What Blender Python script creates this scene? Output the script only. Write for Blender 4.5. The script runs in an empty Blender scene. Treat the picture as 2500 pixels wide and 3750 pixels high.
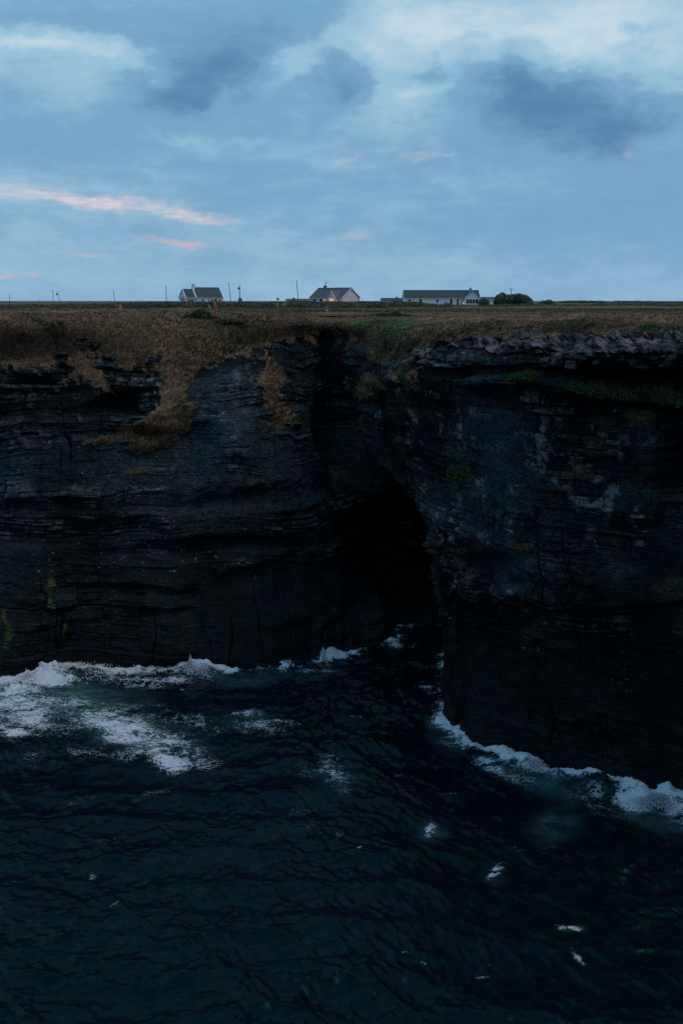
import bpy, bmesh, math, random
import numpy as np
from mathutils import Vector, Matrix

# ------------------------------------------------------------------ camera, sky, sun, exposure
sc = bpy.context.scene
COL = sc.collection
H = 38.0                                   # eye height above the sea, metres
PITCH = math.radians(12.0)
F = 3646.0                                 # focal length in photo pixels (35 mm on a 36 mm tall frame)
cam_d = bpy.data.cameras.new('camera')
cam_d.sensor_fit = 'VERTICAL'; cam_d.sensor_height = 36.0; cam_d.sensor_width = 24.0
cam_d.lens = 35.0; cam_d.clip_start = 0.5; cam_d.clip_end = 20000.0
cam = bpy.data.objects.new('camera', cam_d); COL.objects.link(cam)
cam.location = (0, 0, H); cam.rotation_euler = (math.pi/2 - PITCH, 0, 0)
sc.camera = cam
sc.view_settings.view_transform = 'Standard'; sc.view_settings.look = 'None'
sc.view_settings.exposure = 0.0; sc.view_settings.gamma = 1.0
sc.view_settings.use_curve_mapping = False
sc.cycles.use_denoising = False
sc.cycles.max_bounces = 3; sc.cycles.diffuse_bounces = 1; sc.cycles.glossy_bounces = 2
sc.cycles.caustics_reflective = False; sc.cycles.caustics_refractive = False

CT, ST = math.cos(PITCH), math.sin(PITCH)
def ray(px, py):
    u = (px-1250.0)/F; v = (1875.0-py)/F
    return u, CT+v*ST, -ST+v*CT
def P(px, py, Y):                          # the point at depth Y seen at that place of the photo
    u, y, z = ray(px, py); k = Y/y
    return Vector((u*k, Y, H+z*k))
def PZ(px, py, z0=0.0):                    # the point at height z0
    u, y, z = ray(px, py); k = (z0-H)/z
    return Vector((u*k, y*k, z0))
def proj(x, y, z):
    zz = z-H
    d = y*CT - zz*ST; up = y*ST + zz*CT
    d = np.maximum(d, 1e-3)
    return 1250.0+F*x/d, 1875.0-F*up/d
def azel(px, py):
    u, y, z = ray(px, py)
    return math.atan2(u, y), math.atan2(z, math.hypot(u, y))

SUN_EL, SUN_AZ = math.radians(56), math.radians(100)    # soft last glow off the high cloud, from the right
sun_d = bpy.data.lights.new('sun', 'SUN'); sun_d.energy = 0.85; sun_d.angle = math.radians(24)
sun_d.color = (1.0, 0.74, 0.56)
sun = bpy.data.objects.new('sun', sun_d); COL.objects.link(sun)
ldir = Vector((math.sin(SUN_AZ)*math.cos(SUN_EL), math.cos(SUN_AZ)*math.cos(SUN_EL), math.sin(SUN_EL)))
sun.rotation_euler = ldir.to_track_quat('Z', 'Y').to_euler(); sun.location = (0, 0, 120)

def build_world():
    w = bpy.data.worlds.new('World'); sc.world = w; w.use_nodes = True
    nt = w.node_tree; N = nt.nodes; Lk = nt.links
    for n in list(N): N.remove(n)
    def nd(t, **kw):
        n = N.new(t)
        for k, v in kw.items(): setattr(n, k, v)
        return n
    def math_(op, a, b=None, c=None, clamp=False):
        n = nd('ShaderNodeMath', operation=op, use_clamp=clamp)
        for i, v in enumerate((a, b, c)):
            if v is None: continue
            if isinstance(v, (int, float)): n.inputs[i].default_value = v
            else: Lk.new(v, n.inputs[i])
        return n.outputs[0]
    def vmath(op, a, b=None, s=None):
        n = nd('ShaderNodeVectorMath', operation=op)
        for i, v in enumerate((a, b)):
            if v is None: continue
            if isinstance(v, tuple): n.inputs[i].default_value = v
            else: Lk.new(v, n.inputs[i])
        if s is not None: n.inputs['Scale'].default_value = s
        return n.outputs['Value'] if op in ('LENGTH', 'DOT_PRODUCT') else n.outputs['Vector']
    tc = nd('ShaderNodeTexCoord')
    sep = nd('ShaderNodeSeparateXYZ'); Lk.new(tc.outputs['Generated'], sep.inputs[0])
    az = math_('ARCTAN2', sep.outputs[0], sep.outputs[1])
    el = math_('ARCSINE', sep.outputs[2])
    comb = nd('ShaderNodeCombineXYZ'); Lk.new(az, comb.inputs[0]); Lk.new(el, comb.inputs[1])
    AE = comb.outputs[0]
    def noise(vec, scale, detail=6, rough=0.55, sx=1, sy=1, sz=1, loc=(0, 0, 0)):
        m = nd('ShaderNodeMapping'); m.inputs['Scale'].default_value = (sx, sy, sz); m.inputs['Location'].default_value = loc
        Lk.new(vec, m.inputs[0])
        n = nd('ShaderNodeTexNoise'); n.inputs['Scale'].default_value = scale
        n.inputs['Detail'].default_value = detail; n.inputs['Roughness'].default_value = rough
        Lk.new(m.outputs[0], n.inputs['Vector'])
        return n
    # domain warp: soft large billows + fine fraying
    nA = noise(AE, 7, 6, 0.6, 1, 1.6)
    wa = vmath('SCALE', vmath('SUBTRACT', nA.outputs['Color'], (0.5, 0.5, 0.5)), s=0.11)
    nB = noise(AE, 34, 5, 0.62, 1, 1.5)
    wb = vmath('SCALE', vmath('SUBTRACT', nB.outputs['Color'], (0.5, 0.5, 0.5)), s=0.026)
    W = vmath('ADD', vmath('ADD', AE, wa), wb)
    Wf = vmath('ADD', AE, vmath('SCALE', wb, s=0.9))          # lightly warped, for thin streaks
    def blob(px, py, rx, ry, rot, amp, vec, soft=1.0):
        a0, e0 = azel(px, py)
        m = nd('ShaderNodeMapping', vector_type='TEXTURE')
        m.inputs['Location'].default_value = (a0, e0, 0)
        m.inputs['Rotation'].default_value = (0, 0, math.radians(rot))
        m.inputs['Scale'].default_value = (rx/F, ry/F, 1)
        Lk.new(vec, m.inputs[0])
        ln = vmath('LENGTH', m.outputs[0])
        mr = nd('ShaderNodeMapRange', interpolation_type='SMOOTHSTEP')
        mr.inputs['From Min'].default_value = 1.0; mr.inputs['From Max'].default_value = 1.0-soft
        mr.inputs['To Min'].default_value = 0.0; mr.inputs['To Max'].default_value = amp
        Lk.new(ln, mr.inputs['Value'])
        return mr.outputs[0]
    def total(lst):
        s = lst[0]
        for b in lst[1:]: s = math_('ADD', s, b)
        return s
    cl = noise(AE, 5.5, 6, 0.6, 1.0, 2.6, 1, (3.1, 1.7, 0))
    cn = math_('MULTIPLY', math_('SUBTRACT', cl.outputs['Fac'], 0.5), 0.52)
    cl2 = noise(AE, 26, 4, 0.6, 1.0, 3.2, 1, (0.4, 5.7, 0))
    cn2 = math_('MULTIPLY', math_('SUBTRACT', cl2.outputs['Fac'], 0.5), 0.22)
    field = [
        # bright openings
        (2150, 60, 900, 300, -4, .34), (1500, 70, 420, 200, 0, .22), (2500, 330, 420, 220, 10, .16),
        (130, 150, 440, 105, -3, .34), (480, 180, 220, 60, -6, .20),
        (1080, 260, 230, 90, 25, .22), (1480, 330, 230, 90, 20, .24), (1330, 200, 260, 120, -25, .14),
        (830, 420, 420, 70, 20, .10), (640, 420, 200, 60, 0, .06), (1180, 130, 200, 80, -20, .05),
        (300, 330, 420, 100, -8, .06), (900, 1000, 1500, 170, 0, .06), (700, 530, 420, 50, 3, .07), (1250, 590, 260, 45, 0, .05),
        # darker cloud bodies
        (900, 200, 500, 270, 28, -.20), (600, 330, 400, 210, 20, -.15), (1240, 310, 170, 150, 0, -.22),
        (1550, 250, 170, 60, 10, -.20), (1890, 340, 320, 230, 20, -.21), (2060, 420, 520, 220, 4, -.18), (2310, 330, 360, 200, -8, -.25), (1940, 240, 230, 160, 0, -.17), (2460, 420, 380, 160, 0, -.17),
        (2080, 500, 500, 130, 4, -.08), (2350, 640, 620, 200, 0, -.08), (1600, 560, 480, 120, 0, -.05),
        (150, 560, 520, 130, 4, -.10), (950, 640, 520, 60, 2, -.05), (500, 60, 420, 80, 0, -.06),
        (2300, 860, 800, 200, 0, -.07), (1700, 130, 180, 35, 4, -.08), (2330, 110, 150, 30, 2, -.10),
    ]
    Lf = math_('ADD', math_('ADD', math_('MULTIPLY', total([blob(*b, W) for b in field]), 1.25), cn), cn2)
    Lf = math_('ADD', Lf, 0.43)
    ramp = nd('ShaderNodeValToRGB')
    cr = ramp.color_ramp; cr.interpolation = 'EASE'
    stops = [(0.0, (.105, .235, .420)), (.34, (.188, .388, .592)), (.60, (.320, .550, .720)), (1.0, (.62, .75, .83))]
    cr.elements[0].position = 0; cr.elements[0].color = (*stops[0][1], 1)
    cr.elements[1].position = 1; cr.elements[1].color = (*stops[3][1], 1)
    for p, c in stops[1:3]:
        e = cr.elements.new(p); e.color = (*c, 1)
    Lk.new(Lf, ramp.inputs[0])
    def mix(fac, a, b):
        n = nd('ShaderNodeMix', data_type='RGBA', blend_type='MIX')
        if isinstance(fac, (int, float)): n.inputs[0].default_value = fac
        else: Lk.new(fac, n.inputs[0])
        for i, v in ((6, a), (7, b)):
            if isinstance(v, tuple): n.inputs[i].default_value = (*v, 1)
            else: Lk.new(v, n.inputs[i])
        return n.outputs[2]
    # air near the horizon, paler
    hz = nd('ShaderNodeMapRange', interpolation_type='SMOOTHSTEP')
    hz.inputs['From Min'].default_value = 0.075; hz.inputs['From Max'].default_value = -0.01
    hz.inputs['To Min'].default_value = 0.0; hz.inputs['To Max'].default_value = 0.45
    Lk.new(el, hz.inputs['Value'])
    colr = mix(hz.outputs[0], ramp.outputs[0], (.285, .470, .680))
    # thin streaks lit pink by the last sun
    whites = total([blob(*b, Wf) for b in [
        (120, 705, 380, 46, -6, .85), (470, 752, 340, 42, -5, .80), (720, 790, 200, 26, -6, .80), (330, 740, 200, 30, -4, .35),
        (1540, 566, 120, 24, 6, .32), (1640, 570, 60, 14, 0, .28), (1280, 590, 80, 22, 10, .3), (2290, 558, 40, 18, 0, .25), (1260, 860, 150, 14, 2, .14)]])
    pinks = total([blob(*b, Wf) for b in [
        (680, 886, 150, 24, -4, .7), (600, 878, 150, 16, -4, .4), (320, 932, 170, 11, -1, .55), (20, 1003, 70, 16, 0, .9), (120, 1002, 40, 14, 0, .7),
        (1320, 862, 110, 12, 2, .26), (790, 800, 90, 14, -6, .5), (700, 970, 60, 9, 0, .25), (880, 905, 60, 10, -8, .12)]])
    st = noise(AE, 60, 6, 0.65, 0.8, 4.0)
    stm = nd('ShaderNodeMapRange', interpolation_type='SMOOTHSTEP'); stm.inputs['From Min'].default_value = .36; stm.inputs['From Max'].default_value = .62
    Lk.new(st.outputs['Fac'], stm.inputs['Value'])
    stv = math_('ADD', math_('MULTIPLY', stm.outputs[0], .55), .45)
    colr = mix(math_('MULTIPLY', whites, stv, clamp=True), colr, (.66, .63, .70))
    colr = mix(math_('MULTIPLY', pinks, stv, clamp=True), colr, (.62, .47, .54))
    sky = nd('ShaderNodeTexSky', sky_type='NISHITA'); sky.sun_disc = False
    sky.sun_elevation = math.radians(3.0); sky.sun_rotation = SUN_AZ
    nsk = vmath('SCALE', sky.outputs[0], s=0.11)
    colr = mix(0.04, colr, nsk)
    bg = nd('ShaderNodeBackground'); bg.inputs['Strength'].default_value = 0.10
    Lk.new(vmath('SCALE', colr, s=10.0), bg.inputs['Color'])
    out = nd('ShaderNodeOutputWorld'); Lk.new(bg.outputs[0], out.inputs[0])
build_world()

# ------------------------------------------------------------------ helpers
rng = np.random.default_rng(11); random.seed(11)

def _hash(ix, iy, iz, seed):
    h = (ix*374761393 + iy*668265263 + iz*2147483647 + seed*144269) & 0xFFFFFFFF
    h = ((h ^ (h >> 13))*1274126177) & 0xFFFFFFFF
    h = ((h ^ (h >> 15))*2246822519) & 0xFFFFFFFF
    return ((h ^ (h >> 16)) & 0xFFFFFF)/float(0xFFFFFF)
def vnoise(x, y, z=None, seed=0):
    x = np.asarray(x, dtype=np.float64); y = np.asarray(y, dtype=np.float64)
    ix = np.floor(x).astype(np.int64); iy = np.floor(y).astype(np.int64)
    fx = x-ix; fy = y-iy; fx = fx*fx*fx*(fx*(fx*6-15)+10); fy = fy*fy*fy*(fy*(fy*6-15)+10)
    def plane(iz):
        a = _hash(ix, iy, iz, seed); b = _hash(ix+1, iy, iz, seed); c = _hash(ix, iy+1, iz, seed); d = _hash(ix+1, iy+1, iz, seed)
        return (a+(b-a)*fx)*(1-fy) + (c+(d-c)*fx)*fy
    if z is None: return plane(np.int64(0))
    z = np.asarray(z, dtype=np.float64); iz = np.floor(z).astype(np.int64); fz = z-iz; fz = fz*fz*(3-2*fz)
    return plane(iz)*(1-fz) + plane(iz+1)*fz
def fbm(x, y, z=None, oct=4, seed=0, gain=0.5):
    s = 0; a = 1; t = 0
    for i in range(oct):
        k = 2.03**i
        s = s + a*(vnoise(x*k+i*7.3, y*k+i*3.1, None if z is None else z*k+i*5.7, seed+i)-0.5)*2
        t += a; a *= gain
    return s/t
def sstep(a, b, x):
    t = np.clip((x-a)/(b-a), 0, 1); return t*t*(3-2*t)
def inpoly(x, y, poly):
    r = np.zeros(x.shape, bool); n = len(poly)
    for i in range(n):
        x1, y1 = poly[i]; x2, y2 = poly[(i+1) % n]
        if y1 == y2: continue
        c = ((y1 > y) != (y2 > y)) & (x < (x2-x1)*(y-y1)/(y2-y1)+x1)
        r ^= c
    return r
def stamp(x, y, px, py, rx, ry, rot=0, soft=1.0):
    c, s = math.cos(math.radians(rot)), math.sin(math.radians(rot))
    dx, dy = x-px, -(y-py)
    d = np.hypot((dx*c+dy*s)/rx, (-dx*s+dy*c)/ry)
    return 1-sstep(1-soft, 1.0, d)

def tag(o, label=None, cat=None, group=None, kind=None):
    if label: o['label'] = label
    if cat: o['category'] = cat
    if group: o['group'] = group
    if kind: o['kind'] = kind
    return o
def grid_mesh(name, X, Y, Z, mat, smooth=True, flip=False):
    R, C = X.shape
    me = bpy.data.meshes.new(name)
    v = np.stack([X, Y, Z], -1).reshape(-1, 3).astype(np.float32)
    i = np.arange((R-1)*(C-1)); r = i//(C-1); c = i % (C-1); a = r*C+c
    q = np.stack([a, a+1, a+C+1, a+C], -1)
    if flip: q = q[:, ::-1]
    return raw_mesh(name, v, q, mat, smooth)
def raw_mesh(name, v, q, mat, smooth=False, parent=None):
    me = bpy.data.meshes.new(name); n = q.shape[1]
    me.vertices.add(len(v)); me.vertices.foreach_set('co', np.ascontiguousarray(v, np.float32).ravel())
    me.loops.add(q.size); me.loops.foreach_set('vertex_index', np.ascontiguousarray(q, np.int32).ravel())
    me.polygons.add(len(q)); me.polygons.foreach_set('loop_start', np.arange(0, q.size, n, dtype=np.int32))
    me.polygons.foreach_set('loop_total', np.full(len(q), n, np.int32))
    me.polygons.foreach_set('use_smooth', np.full(len(q), smooth, bool))
    me.update(calc_edges=True)
    if mat: me.materials.append(mat)
    o = bpy.data.objects.new(name, me); COL.objects.link(o)
    if parent: o.parent = parent
    return o
def set_col(o, name, arr):
    a = o.data.color_attributes.new(name, 'FLOAT_COLOR', 'POINT')
    a.data.foreach_set('color', np.ascontiguousarray(arr, np.float32).ravel())

class MB:                                   # collects verts/faces of one part
    def __init__(s): s.v = []; s.f = []
    def add(s, v, f):
        b = len(s.v); s.v += [tuple(p) for p in v]; s.f += [tuple(i+b for i in q) for q in f]; return s
    def box(s, x0, x1, y0, y1, z0, z1):
        return s.add([(x0, y0, z0), (x1, y0, z0), (x1, y1, z0), (x0, y1, z0), (x0, y0, z1), (x1, y0, z1), (x1, y1, z1), (x0, y1, z1)],
                     [(3, 2, 1, 0), (4, 5, 6, 7), (0, 1, 5, 4), (1, 2, 6, 5), (2, 3, 7, 6), (3, 0, 4, 7)])
    def bar(s, a, b, w, h=None, up=(0, 0, 1)):
        a = Vector(a); b = Vector(b); h = h or w; d = (b-a).normalized(); u = Vector(up)
        if abs(d.dot(u)) > .98: u = Vector((0, 1, 0))
        r = d.cross(u).normalized(); t = r.cross(d)
        c = [(-w/2, -h/2), (w/2, -h/2), (w/2, h/2), (-w/2, h/2)]
        v = [a+r*x+t*y for x, y in c]+[b+r*x+t*y for x, y in c]
        return s.add(v, [(3, 2, 1, 0), (4, 5, 6, 7), (0, 1, 5, 4), (1, 2, 6, 5), (2, 3, 7, 6), (3, 0, 4, 7)])
    def tube(s, a, b, r0, r1, n=10, cap=True):
        a = Vector(a); b = Vector(b); d = (b-a).normalized()
        u = Vector((0, 1, 0)) if abs(d.z) > .9 else Vector((0, 0, 1))
        r = d.cross(u).normalized(); t = r.cross(d)
        v = []
        for c, q in ((a, r0), (b, r1)):
            v += [c+(r*math.cos(k*2*math.pi/n)+t*math.sin(k*2*math.pi/n))*q for k in range(n)]
        f = [(k, (k+1) % n, n+(k+1) % n, n+k) for k in range(n)]
        if cap: f += [tuple(range(n-1, -1, -1)), tuple(range(n, 2*n))]
        return s.add(v, f)
    def prism(s, pts, y0, y1):              # outline in x,z pushed along y
        n = len(pts)
        v = [(x, y0, z) for x, z in pts]+[(x, y1, z) for x, z in pts]
        f = [tuple(range(n)), tuple(range(2*n-1, n-1, -1))]+[(k, n+k, n+(k+1) % n, (k+1) % n) for k in range(n)]
        return s.add(v, f)
    def build(s, name, mat, parent=None, bevel=0):
        me = bpy.data.meshes.new(name); me.from_pydata(s.v, [], s.f)
        bm = bmesh.new(); bm.from_mesh(me); bmesh.ops.recalc_face_normals(bm, faces=bm.faces)
        if bevel: bmesh.ops.bevel(bm, geom=bm.edges, offset=bevel, segments=1, affect='EDGES')
        bm.to_mesh(me); bm.free(); me.update()
        me.materials.append(mat)
        o = bpy.data.objects.new(name, me); COL.objects.link(o)
        if parent: o.parent = parent
        return o
def empty(name, loc, rz=0):
    o = bpy.data.objects.new(name, None); COL.objects.link(o)
    o.location = loc; o.rotation_euler = (0, 0, rz); o.empty_display_size = .3
    return o

# ------------------------------------------------------------------ materials
def new_mat(name):
    m = bpy.data.materials.new(name); m.use_nodes = True
    nt = m.node_tree; b = nt.nodes['Principled BSDF']
    return m, nt, b
def shader_tools(nt):
    N, Lk = nt.nodes, nt.links
    def noise(scale, detail=4, rough=.55, vec=None, sxyz=None):
        n = N.new('ShaderNodeTexNoise'); n.inputs['Scale'].default_value = scale
        n.inputs['Detail'].default_value = detail; n.inputs['Roughness'].default_value = rough
        if vec is None:
            g = N.new('ShaderNodeNewGeometry'); vec = g.outputs['Position']
        if sxyz:
            m = N.new('ShaderNodeMapping'); m.inputs['Scale'].default_value = sxyz; Lk.new(vec, m.inputs[0]); vec = m.outputs[0]
        Lk.new(vec, n.inputs['Vector']); return n.outputs['Fac']
    def mr(v, a, b, c=0, d=1):
        n = N.new('ShaderNodeMapRange'); n.interpolation_type = 'SMOOTHSTEP'
        for k, x in zip(('From Min', 'From Max', 'To Min', 'To Max'), (a, b, c, d)): n.inputs[k].default_value = x
        Lk.new(v, n.inputs['Value']); return n.outputs[0]
    def mix(f, a, b, mode='MIX'):
        n = N.new('ShaderNodeMix'); n.data_type = 'RGBA'; n.blend_type = mode
        if isinstance(f, (int, float)): n.inputs[0].default_value = f
        else: Lk.new(f, n.inputs[0])
        for i, v in ((6, a), (7, b)):
            if isinstance(v, tuple): n.inputs[i].default_value = (*v, 1)
            else: Lk.new(v, n.inputs[i])
        return n.outputs[2]
    def mul(a, b):
        n = N.new('ShaderNodeMath'); n.operation = 'MULTIPLY'; n.use_clamp = True
        for i, v in enumerate((a, b)):
            if isinstance(v, (int, float)): n.inputs[i].default_value = v
            else: Lk.new(v, n.inputs[i])
        return n.outputs[0]
    def bump(h, strength, dist):
        n = N.new('ShaderNodeBump'); n.inputs['Strength'].default_value = strength; n.inputs['Distance'].default_value = dist
        Lk.new(h, n.inputs['Height']); return n.outputs[0]
    return noise, mr, mix, mul, bump

def plain(name, col, rough=.7, var=.25, scale=6.0, metal=0.0, emit=None, relief=.15):
    m, nt, b = new_mat(name); noise, mr, mix, mul, bump = shader_tools(nt)
    n = noise(scale, 5, .6)
    lo = tuple(c*(1-var) for c in col); hi = tuple(min(1, c*(1+var)) for c in col)
    nt.links.new(mix(n, lo, hi), b.inputs['Base Color'])
    b.inputs['Roughness'].default_value = rough; b.inputs['Metallic'].default_value = metal
    nt.links.new(bump(n, relief, .02), b.inputs['Normal'])
    if emit:
        nt.links.new(mix(noise(3.0, 2), tuple(c*.6 for c in emit[0]), emit[0]), b.inputs['Emission Color'])
        b.inputs['Emission Strength'].default_value = emit[1]
    return m

def grass_color(nt, tools):
    noise, mr, mix, mul, bump = tools
    a = noise(.9, 5, .65); b2 = noise(.16, 4, .6); c = noise(7.0, 3, .7); d = noise(.33, 5, .6, sxyz=(1, .6, 1.4))
    g = mix(mr(a, .35, .65), (.150, .082, .050), (.26, .152, .095))
    g = mix(mr(b2, .47, .62, 0, .8), g, (.075, .072, .036))
    g = mix(mr(d, .56, .70, 0, .75), g, (.036, .031, .021))
    g = mix(mr(c, .3, .7, 0, .5), g, (.20, .128, .084))
    return g, a, c

def mat_cliff():
    m, nt, b = new_mat('cliff_rock_and_turf'); tools = shader_tools(nt); noise, mr, mix, mul, bump = tools
    N, Lk = nt.nodes, nt.links
    at = N.new('ShaderNodeAttribute'); at.attribute_name = 'mask'
    sp = N.new('ShaderNodeSeparateColor'); Lk.new(at.outputs['Color'], sp.inputs[0])
    bed_a = N.new('ShaderNodeAttribute'); bed_a.attribute_name = 'bed'; bed = bed_a.outputs['Fac']
    grass, moss, pale = sp.outputs[0], sp.outputs[1], sp.outputs[2]; tan = at.outputs['Alpha']
    n1 = noise(.35, 5, .6, sxyz=(1, 1, 3.5)); n2 = noise(2.2, 6, .65, sxyz=(1, 1, 4)); n3 = noise(9, 4, .65)
    n4 = noise(.12, 4, .6); n5 = noise(1.1, 6, .7)
    r = mix(mr(n2, .32, .68), (.0060, .0105, .0130), (.040, .064, .078))
    r = mix(mr(n1, .45, .72, 0, .55), r, (.0045, .0065, .0075))
    r = mix(mr(n4, .52, .68, 0, .18), r, (.028, .028, .022))
    r = mix(mr(n3, .60, .76, 0, .35), r, (.075, .088, .095))
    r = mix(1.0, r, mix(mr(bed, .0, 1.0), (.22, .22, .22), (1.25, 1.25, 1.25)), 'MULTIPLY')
    r = mix(1.0, r, mix(mr(noise(.075, 4, .6), .36, .62), (.32, .34, .36), (1.15, 1.15, 1.15)), 'MULTIPLY')
    # tide-blackened foot, with shade of the lower cliff put into the colour
    g = N.new('ShaderNodeNewGeometry'); sx = N.new('ShaderNodeSeparateXYZ'); Lk.new(g.outputs['Position'], sx.inputs[0])
    wet_shade = mr(sx.outputs[2], 21.0, 3.0)
    wet_shade2 = mul(wet_shade, mr(n1, .30, .62, .62, 1))
    r = mix(mul(wet_shade2, .8), r, (.005, .0075, .0085))
    # pale weathered streaks and lichen, and lit cap faces painted pale
    r = mix(mul(pale, mr(n5, .42, .58)), r, (.26, .275, .30))
    r = mix(mul(tan, mr(n2, .30, .6)), r, (.17, .115, .065))
    gc, ga, gcc = grass_color(nt, tools)
    gm = mix(mr(n5, .3, .7), (.040, .075, .022), (.090, .135, .048))
    col = mix(grass, r, gc)
    col = mix(mul(moss, mr(n5, .25, .5)), col, gm)
    Lk.new(col, b.inputs['Base Color'])
    ro = N.new('ShaderNodeMix'); ro.data_type = 'FLOAT'; Lk.new(wet_shade, ro.inputs[0]); ro.inputs[2].default_value = .88; ro.inputs[3].default_value = .62
    Lk.new(ro.outputs[0], b.inputs['Roughness'])
    b.inputs['Specular IOR Level'].default_value = .06
    hs = N.new('ShaderNodeMath'); hs.operation = 'ADD'; Lk.new(n2, hs.inputs[0]); Lk.new(n3, hs.inputs[1])
    Lk.new(bump(hs.outputs[0], .55, .12), b.inputs['Normal'])
    return m
def mat_land():
    m, nt, b = new_mat('rough_pasture'); tools = shader_tools(nt); noise, mr, mix, mul, bump = tools
    gc, a, c = grass_color(nt, tools)
    k = noise(.03, 4, .6, sxyz=(1, 3, 1))
    gc = mix(mr(k, .42, .6, 0, .85), gc, (.070, .078, .040))
    nt.links.new(gc, b.inputs['Base Color']); b.inputs['Roughness'].default_value = .95
    b.inputs['Specular IOR Level'].default_value = .1
    nt.links.new(bump(c, .8, .2), b.inputs['Normal'])
    return m
def mat_tint(name, rough=.9, base=(1, 1, 1)):
    m, nt, b = new_mat(name); noise, mr, mix, mul, bump = shader_tools(nt)
    at = nt.nodes.new('ShaderNodeAttribute'); at.attribute_name = 'tint'
    n = noise(3.0, 3)
    nt.links.new(mix(mr(n, .3, .7, 0, .3), at.outputs['Color'], (.03, .028, .018)), b.inputs['Base Color'])
    b.inputs['Roughness'].default_value = rough; b.inputs['Specular IOR Level'].default_value = .15
    return m
def mat_sea():
    m, nt, b = new_mat('sea_water'); noise, mr, mix, mul, bump = shader_tools(nt)
    N, Lk = nt.nodes, nt.links
    at = N.new('ShaderNodeAttribute'); at.attribute_name = 'foam'
    sp = N.new('ShaderNodeSeparateColor'); Lk.new(at.outputs['Color'], sp.inputs[0])
    foam, aer = sp.outputs[0], sp.outputs[1]
    g = N.new('ShaderNodeNewGeometry')
    mp = N.new('ShaderNodeMapping'); mp.inputs['Scale'].default_value = (.8, 1.35, 0); Lk.new(g.outputs['Position'], mp.inputs[0]); pos = mp.outputs[0]
    def nz(scale, detail, rough, dist):
        n = N.new('ShaderNodeTexNoise'); n.inputs['Scale'].default_value = scale; n.inputs['Detail'].default_value = detail
        n.inputs['Roughness'].default_value = rough; n.inputs['Distortion'].default_value = dist; Lk.new(pos, n.inputs['Vector']); return n.outputs['Fac']
    def m2(op, a_, b_=None, clamp=False):
        n = N.new('ShaderNodeMath'); n.operation = op; n.use_clamp = clamp
        for i, v in enumerate((a_, b_)):
            if v is None: continue
            if isinstance(v, (int, float)): n.inputs[i].default_value = v
            else: Lk.new(v, n.inputs[i])
        return n.outputs[0]
    def ridge(n, w): return mr(m2('ABSOLUTE', m2('SUBTRACT', n, .5)), w, 0.0)
    nA, nB, nC = nz(.8, 3, .55, 1.8), nz(2.0, 3, .55, 1.4), nz(.40, 5, .62, 1.0)
    f1 = nz(5.5, 5, .65, .3); f2 = noise(.8, 4, .6)
    tex = m2('ADD', m2('ADD', m2('MULTIPLY', ridge(nA, .10), .50), m2('MULTIPLY', ridge(nB, .11), .42)), m2('ADD', m2('MULTIPLY', m2('SUBTRACT', nC, .5), 1.5), m2('MULTIPLY', m2('SUBTRACT', f1, .5), .22)))
    thr = m2('SUBTRACT', m2('SUBTRACT', tex, 1.0), m2('MULTIPLY', foam, -1.28))
    cov = mul(mr(thr, -.04, .80), mr(foam, .02, .25))
    wat = mix(mr(f2, .35, .65), (.0006, .0042, .0060), (.0010, .0080, .0110))
    wat = mix(mul(aer, mr(nC, .32, .6, .35, 1)), wat, (.060, .150, .150))
    foam = mul(cov, mr(foam, .1, 1.0, .40, .85))
    foamc = mix(mr(cov, .15, .9), (.22, .33, .38), (.68, .74, .82))
    Lk.new(mix(foam, wat, foamc), b.inputs['Base Color'])
    ro = N.new('ShaderNodeMix'); ro.data_type = 'FLOAT'; Lk.new(foam, ro.inputs[0]); ro.inputs[2].default_value = .13; ro.inputs[3].default_value = .8
    Lk.new(ro.outputs[0], b.inputs['Roughness'])
    b.inputs['IOR'].default_value = 1.33; b.inputs['Specular IOR Level'].default_value = .27; b.inputs['Specular Tint'].default_value = (.14, .84, .95, 1)
    n = noise(4.2, 6, .66, sxyz=(1, 1.5, 1))
    Lk.new(bump(n, .5, .06), b.inputs['Normal'])
    return m
M_CLIFF = mat_cliff(); M_LAND = mat_land(); M_SEA = mat_sea()
M_TUFT = mat_tint('dry_grass_blades'); M_LEAF = mat_tint('hedge_leaves')
M_ROCK = plain('broken_rock', (.046, .055, .064), .85, .75, 2.2)
M_FOAM = plain('spray', (.62, .66, .72), .8, .1, 4)
M_ROAD = plain('worn_asphalt', (.085, .083, .078), .9, .2, 1.5)

# ------------------------------------------------------------------ the land behind the cliff edge
def plateau(x, y):
    d = np.interp(y, [60, 110, 165, 230, 330, 600, 1000, 4000], [2.0, 1.75, 1.75, 1.75, 1.62, 1.35, 1.0, 2.5])
    return H-d
NR, NC = 240, 340
yy = 150*np.exp(np.linspace(0, math.log(4000/150), NR))
uu = np.linspace(-1.3, 1.3, NC)
YY, UU = np.meshgrid(yy, uu, indexing='ij'); XX = UU*YY
ZZ = plateau(XX, YY) + .22*fbm(XX/14, YY/14, oct=4, seed=3)*np.clip(YY/200, .6, 1.6)*sstep(166, 185, YY)*(1-sstep(204, 208, YY)*(1-sstep(221, 226, YY))) - .45*(1-sstep(152, 166, YY))
land = grid_mesh('ground', XX, YY, ZZ, M_LAND); tag(land, kind='structure')

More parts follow.
